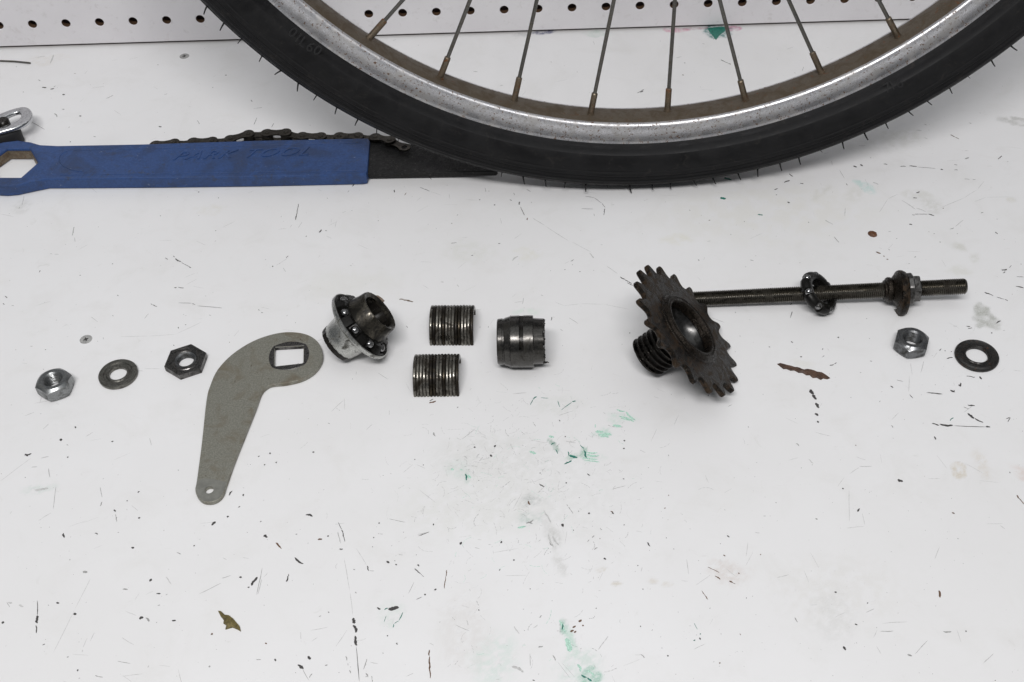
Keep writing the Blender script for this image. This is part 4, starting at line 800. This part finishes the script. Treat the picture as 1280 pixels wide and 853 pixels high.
# ------------------------------------------------------------------ loose debris
def flake(name, label, cat, outline, mat, thick, curl=0.5, seed=1):
    rnd = random.Random(seed); P = [on(u, v, 0) for u, v in outline]; c = sum(P, Vector((0, 0, 0)))/len(P)
    n = len(P); g = G()
    lvl = [[(p.x-c.x, p.y-c.y, 0.02) for p in P], [((p.x-c.x)*0.96, (p.y-c.y)*0.96, thick*rnd.uniform(0.5, 1.1)) for p in P], [((p.x-c.x)*0.45, (p.y-c.y)*0.45, thick*(1+curl*rnd.uniform(0.2, 1))) for p in P]]
    g.grid(lvl, True, False)
    g.f.append(tuple(2*n+j for j in range(n))); g.m.append(0); g.f.append(tuple(reversed(range(n)))); g.m.append(0)
    return tag(g.build(name, mat, None, 30, c), label, cat)
flake('bark_sliver', 'long thin brown bark sliver between the sprocket and the black washer', 'sliver', [(971,455.3),(974,454.6),(978,455.6),(982,457.8),(986,457.6),(990,459.6),(996,459.3),(1000,461.6),(1005,462.9),(1009,461.9),(1014,463.4),(1019,464.4),(1023,466.8),(1028,466.6),(1033,469.8),(1038,473),(1034,474.6),(1029,473.6),(1026,475.4),(1021,472.6),(1016,473),(1012,469.4),(1008,469.6),(1003,466.6),(998,466.4),(993,463.6),(988,463.8),(983,461.6),(979,461.8),(975,458.4)], splinter_m, 0.9, 0.6, 3)
flake('leaf_scrap', 'ragged olive dry leaf scrap on bare bench below the brake arm', 'leaf', [(272.5,764),(276,765),(281,769),(286,770),(292,774),(296,779),(300,784),(301.5,790),(297,787.5),(291,785),(287,786),(282,787.5),(284,783),(279.5,780),(280,776),(276,771)], leaf_m, 1.1, 0.8, 8)
flake('seed_husk', 'small brown seed husk behind the threaded axle near its cone', 'seed', [(1084.5,292),(1087,290.7),(1091,291),(1095,293),(1096,295.8),(1092.5,297),(1088,296),(1085.5,294)], seed_m, 1.5, 0.5, 5)
flake('bark_flake', 'grey brown flake tucked behind the tipped bearing ring', 'flake', [(459,371.5),(466,369.8),(473,370.2),(478,373.5),(481,376.5),(478,379),(471,379),(464,376.5)], flake_m, 0.7, 0.7, 6)

# ------------------------------------------------------------------ bicycle wheel leaning back towards the pegboard
WC = Vector((72.98, 675.5, 321.98)); WT = Vector((0.9999, 0.01419, 0)).normalized(); WU = Vector((-0.00247, 0.17424, 0.98470)).normalized(); WN = WT.cross(WU)
def tyre_material():
    n = N('black tyre rubber'); uv = n.new('ShaderNodeUVMap').outputs[0]; c = n.coords()
    sep = n.new('ShaderNodeSeparateXYZ'); n.ln(uv, sep.inputs[0])
    fu = n.math('SUBTRACT', n.math('FRACT', sep.outputs[0]), 0.5); dx = n.math('MULTIPLY', fu, 14.0)
    # scalloped rings moulded along the shoulder (v = mm from the crown)
    dy = n.math('SUBTRACT', n.math('ABSOLUTE', sep.outputs[1]), 9.5)
    d = n.math('SQRT', n.math('ADD', n.math('MULTIPLY', dx, dx), n.math('MULTIPLY', dy, dy)))
    ring = n.step(n.math('ABSOLUTE', n.math('SUBTRACT', d, 5.6)), 0.25, 0.75, 1, 0)
    inner = n.step(n.math('ABSOLUTE', n.math('SUBTRACT', d, 3.4)), 0.2, 0.6, 1, 0)
    patt = n.math('ADD', ring, n.math('MULTIPLY', inner, 0.6))
    # dashes on the crown side
    dash = n.math('MULTIPLY', n.step(n.math('ABSOLUTE', n.math('SUBTRACT', n.math('ABSOLUTE', sep.outputs[1]), 15.8)), 0.3, 0.8, 1, 0), n.step(n.math('ABSOLUTE', fu), 0.28, 0.36, 1, 0))
    nz = n.noise(c, 55, 7, 0.65, 0.5); fn = n.noise(c, 900, 4, 0.6)
    col = n.mix(n.step(nz, 0.35, 0.7), (0.0055, 0.0055, 0.006), (0.011, 0.011, 0.0115))
    col = n.mix(n.step(fn, 0.6, 0.8, 0, 0.35), col, (0.018, 0.017, 0.016))
    col = n.mix(n.step(n.noise(c, 130, 8, 0.75, 1.0), 0.54, 0.72, 0, 0.55), col, (0.030, 0.027, 0.024))
    n.setp(Base__Color=col, Roughness=n.step(nz, 0.3, 0.7, 0.42, 0.68), Specular__IOR__Level=0.2)
    n.bump(n.math('SUBTRACT', n.math('ADD', n.math('MULTIPLY', fn, 0.12), n.math('MULTIPLY', nz, 0.25)), n.math('ADD', patt, n.math('MULTIPLY', dash, 0.8))), 0.9, 0.0008)
    return n.mat
tyre_m = tyre_material(); tyre_text = plain('moulded tyre lettering', (0.008, 0.008, 0.0085), 0.55, 0.2, 400, 0.1, 0.3); 
def wheel():
    M = Matrix((WT, WU, WN)).transposed().to_4x4()
    t = thing('bicycle_wheel', 'large bicycle wheel with black tyre and rust flecked rim leaning by the pegboard', 'wheel', WC, M)
    Rt, rt = 304.8, 21.8
    def shape(ph):
        """tyre section: angle from the crown -> (axial, radius)"""
        s = abs(ph); dr = 0.0
        for c_, w_, h_ in ((0.90, 0.03, -0.7), (0.98, 0.03, 0.6), (1.06, 0.02, -0.5), (1.12, 0.025, 0.6), (1.20, 0.02, -0.5), (1.26, 0.03, 0.6), (1.40, 0.02, 0.35), (0.84, 0.03, -0.6)):
            dr += h_*math.exp(-((s-c_)/w_)**2)
        if s < 0.80: dr += -0.25+0.25*math.cos(ph*26)
        return math.copysign((rt+dr)*math.sin(s), ph), Rt+(rt+dr)*math.cos(s)
    prof = [(-9.8, 290.0), (-11.3, 293.6), (-14.6, 294.8)]
    for k in range(-100, 101):
        prof.append(shape(1.93*k/100))
    prof += [(14.6, 294.8), (11.3, 293.6), (9.8, 290.0)]
    seg = 300
    vs = []; fs = []; uvs = []
    arc = [1.93*(k)/100*rt for k in range(-100, 101)]; arc = [arc[0]-9, arc[0]-6, arc[0]-3]+arc+[arc[-1]+3, arc[-1]+6, arc[-1]+9]
    for j in range(seg):
        a = 2*math.pi*j/seg
        vs += [(r*math.sin(a), -r*math.cos(a), x) for x, r in prof]
    n = len(prof); P = 2*math.pi*326.6/14.6
    me = bpy.data.meshes.new('tyre')
    for j in range(seg):
        for i in range(n-1):
            fs.append((j*n+i, ((j+1) % seg)*n+i, ((j+1) % seg)*n+i+1, j*n+i+1)); uvs += [(j/seg*147, arc[i]), ((j+1)/seg*147, arc[i]), ((j+1)/seg*147, arc[i+1]), (j/seg*147, arc[i+1])]
    me.from_pydata([(x*MM, y*MM, z*MM) for x, y, z in vs], [], fs); me.materials.append(tyre_m)
    ul = me.uv_layers.new(name='UVMap'); ul.data.foreach_set('uv', [c for p in uvs for c in p])
    bm = bmesh.new(); bm.from_mesh(me); bmesh.ops.recalc_face_normals(bm, faces=bm.faces); bm.to_mesh(me); bm.free(); me.shade_smooth()
    ty = link('tyre', me, t)
    # moulding whiskers along the front shoulder
    g = G(); g.tube([(0, 0.6, 0), (0.03, -1.6, 0.0), (0.12, -3.2, 0.06), (0.32, -4.7, 0.1)], [0.6, 0.5, 0.44, 0.34], 6); wm = g.build('whisker', tyre_text, ty, 60)
    me = wm.data; bpy.data.objects.remove(wm)
    rnd = random.Random(2); step = 2*math.pi/147
    for k in range(-30, 31):
        a = step*(k+0.35)+rnd.uniform(-0.004, 0.004); ph = 0.50+0.02*rnd.random()
        x, r = shape(ph); o = link('whisker', me, ty)
        d = Vector((math.sin(a)*math.cos(ph), -math.cos(a)*math.cos(ph), math.sin(ph)))
        tt = Vector((math.cos(a), math.sin(a), 0))
        mm = Matrix((tt, -d, tt.cross(-d))).transposed().to_4x4() @ Matrix.Rotation(rnd.gauss(0, 0.22), 4, 'Z') @ Matrix.Rotation(rnd.gauss(0, 0.12), 4, 'X') @ Matrix.Scale(rnd.choice((0.35, 0.6, 0.75, 0.8, 0.9, 0.95, 1.05)), 4)
        mm.translation = Vector((r*math.sin(a), -r*math.cos(a), x))*MM
        o.matrix_local = mm
    # faint moulded sidewall characters
    def char(ch, px, py):
        ray = (CF+CX*((px-640)/FPX)-CU*((py-426.5)/FPX))
        o0 = Vector((0, 0, CAMH)); pl = WC+WN*19.5
        s = (pl-o0).dot(WN)/ray.dot(WN); p = o0+ray*s-WC
        lx, ly = p.dot(WT), p.dot(WU); r = math.hypot(lx, ly); a = math.atan2(lx, -ly)
        ph = math.acos(max(-1, min(1, (r-Rt)/rt)))
        cu = bpy.data.curves.new('ch', 'FONT'); cu.body = ch; cu.size = 0.0085; cu.extrude = 0.00022; cu.align_x = 'CENTER'; cu.align_y = 'CENTER'
        to = bpy.data.objects.new('tmp', cu); COL.objects.link(to)
        me = bpy.data.meshes.new_from_object(to.evaluated_get(bpy.context.evaluated_depsgraph_get())); bpy.data.objects.remove(to)
        me.materials.clear(); me.materials.append(tyre_text)
        nrm = Vector((math.sin(a)*math.cos(ph), -math.cos(a)*math.cos(ph), math.sin(ph))); tx = Vector((math.cos(a), math.sin(a), 0)); yy = nrm.cross(tx)
        o = link('sidewall_lettering', me, ty); mm = Matrix((tx, yy, nrm)).transposed().to_4x4()
        x, rr = shape(ph); mm.translation = (Vector((rr*math.sin(a), -rr*math.cos(a), x))+nrm*0.05)*MM; o.matrix_local = mm
    for ch, px, py in (('0', 366, 41), ('1', 373, 47.5), ('L', 379, 53), ('6', 388, 59), ('0', 397, 63.5), ('7', 1109, 110), ('1', 1115, 107), ('6', 1124, 104)): char(ch, px, py)
    # rim: chromed side walls and dull bed
    bed = [(-11.2, 281.6), (-10.6, 280.2), (-8.5, 279.4), (-4, 278.8), (0, 278.5), (4, 278.8), (8.5, 279.4), (10.6, 280.2), (11.2, 281.6)]
    g = G(); g.lathe([(r, x) for x, r in bed]+[(283.5, 10.4), (283.5, -10.4)], 300, None, True)
    rim = g.build('rim', chrome_bed, t, 40)
    wall = [(9.9, 279.95), (10.9, 279.85), (11.9, 280.3), (12.5, 281.2), (12.75, 282.6), (12.7, 284.5), (12.3, 287.0), (11.75, 289.5), (11.35, 291.8), (11.3, 293.0), (11.6, 293.7), (11.6, 294.6), (11.1, 295.2), (10.2, 295.2), (9.8, 294.6), (9.9, 285.0)]
    for s in (1, -1):
        g = G(); g.lathe([(r, s*x) for x, r in wall], 300, None, True); g.build('rim_wall', chrome, rim, 45)
    # spokes: the eight in view follow their own lines, the rest are laced alike
    top = {0: 504, 1: 587, 2: 672, 3: 766, 4: 845, 5: 899, 6: 986, 7: 1098}
    a0 = -0.643; hubR = 24.0
    def pix_on_wheel(u, v, off):
        ray = CF+CX*((u-640)/FPX)-CU*((v-426.5)/FPX); o0 = Vector((0, 0, CAMH)); pl = WC+WN*off
        p = o0+ray*((pl-o0).dot(WN)/ray.dot(WN))-WC
        return Vector((p.dot(WT), p.dot(WU), p.dot(WN)))
    for k in range(36):
        q = a0+R(10)*k; s = 1 if k % 2 else -1
        nip = Vector((278.6*math.sin(q), -278.6*math.cos(q), 1.5*s))
        if k in top:
            v2 = pix_on_wheel(top[k], 0, 1.5*s+2.5*s) if True else None
            d = (v2-nip); d2 = Vector((d.x, d.y)).normalized(); tca = -(Vector((nip.x, nip.y)).dot(d2))
            e2 = Vector((nip.x, nip.y))+d2*(tca-8); hub = Vector((e2.x, e2.y, 27*s))
        else:
            tw = (1 if (k//2) % 2 else -1)*R(62); hub = Vector((hubR*math.sin(q+tw), -hubR*math.cos(q+tw), 27*s))
        d = (hub-nip).normalized()
        g = G(); g.tube([nip+d*2, nip+d*14.0, nip+d*14.2, hub], [1.2, 1.2, 1.2, 1.2], 10); sp = g.build('spoke', spoke_m, t, 50)
        g = G(); g.tube([nip-d*1.5, nip+d*0.4, nip+d*0.5, nip+d*2.5, nip+d*13.2, nip+d*14.2, nip+d*14.8], [2.5, 2.5, 2.15, 2.0, 1.95, 1.95, 1.35], 14); g.build('nipple', nipple_m, sp, 40)
    g = G(); g.lathe([(14, -34), (15, -32), (26, -30), (28.5, -29), (28.5, -26), (26, -25), (17, -22), (15.5, -15), (15.5, 15), (17, 22), (26, 25), (28.5, 26), (28.5, 29), (26, 30), (15, 32), (14, 34), (12, 34), (12, -34)], 60, None, True)
    g.build('hub_shell', chrome, t, 35)
wheel()
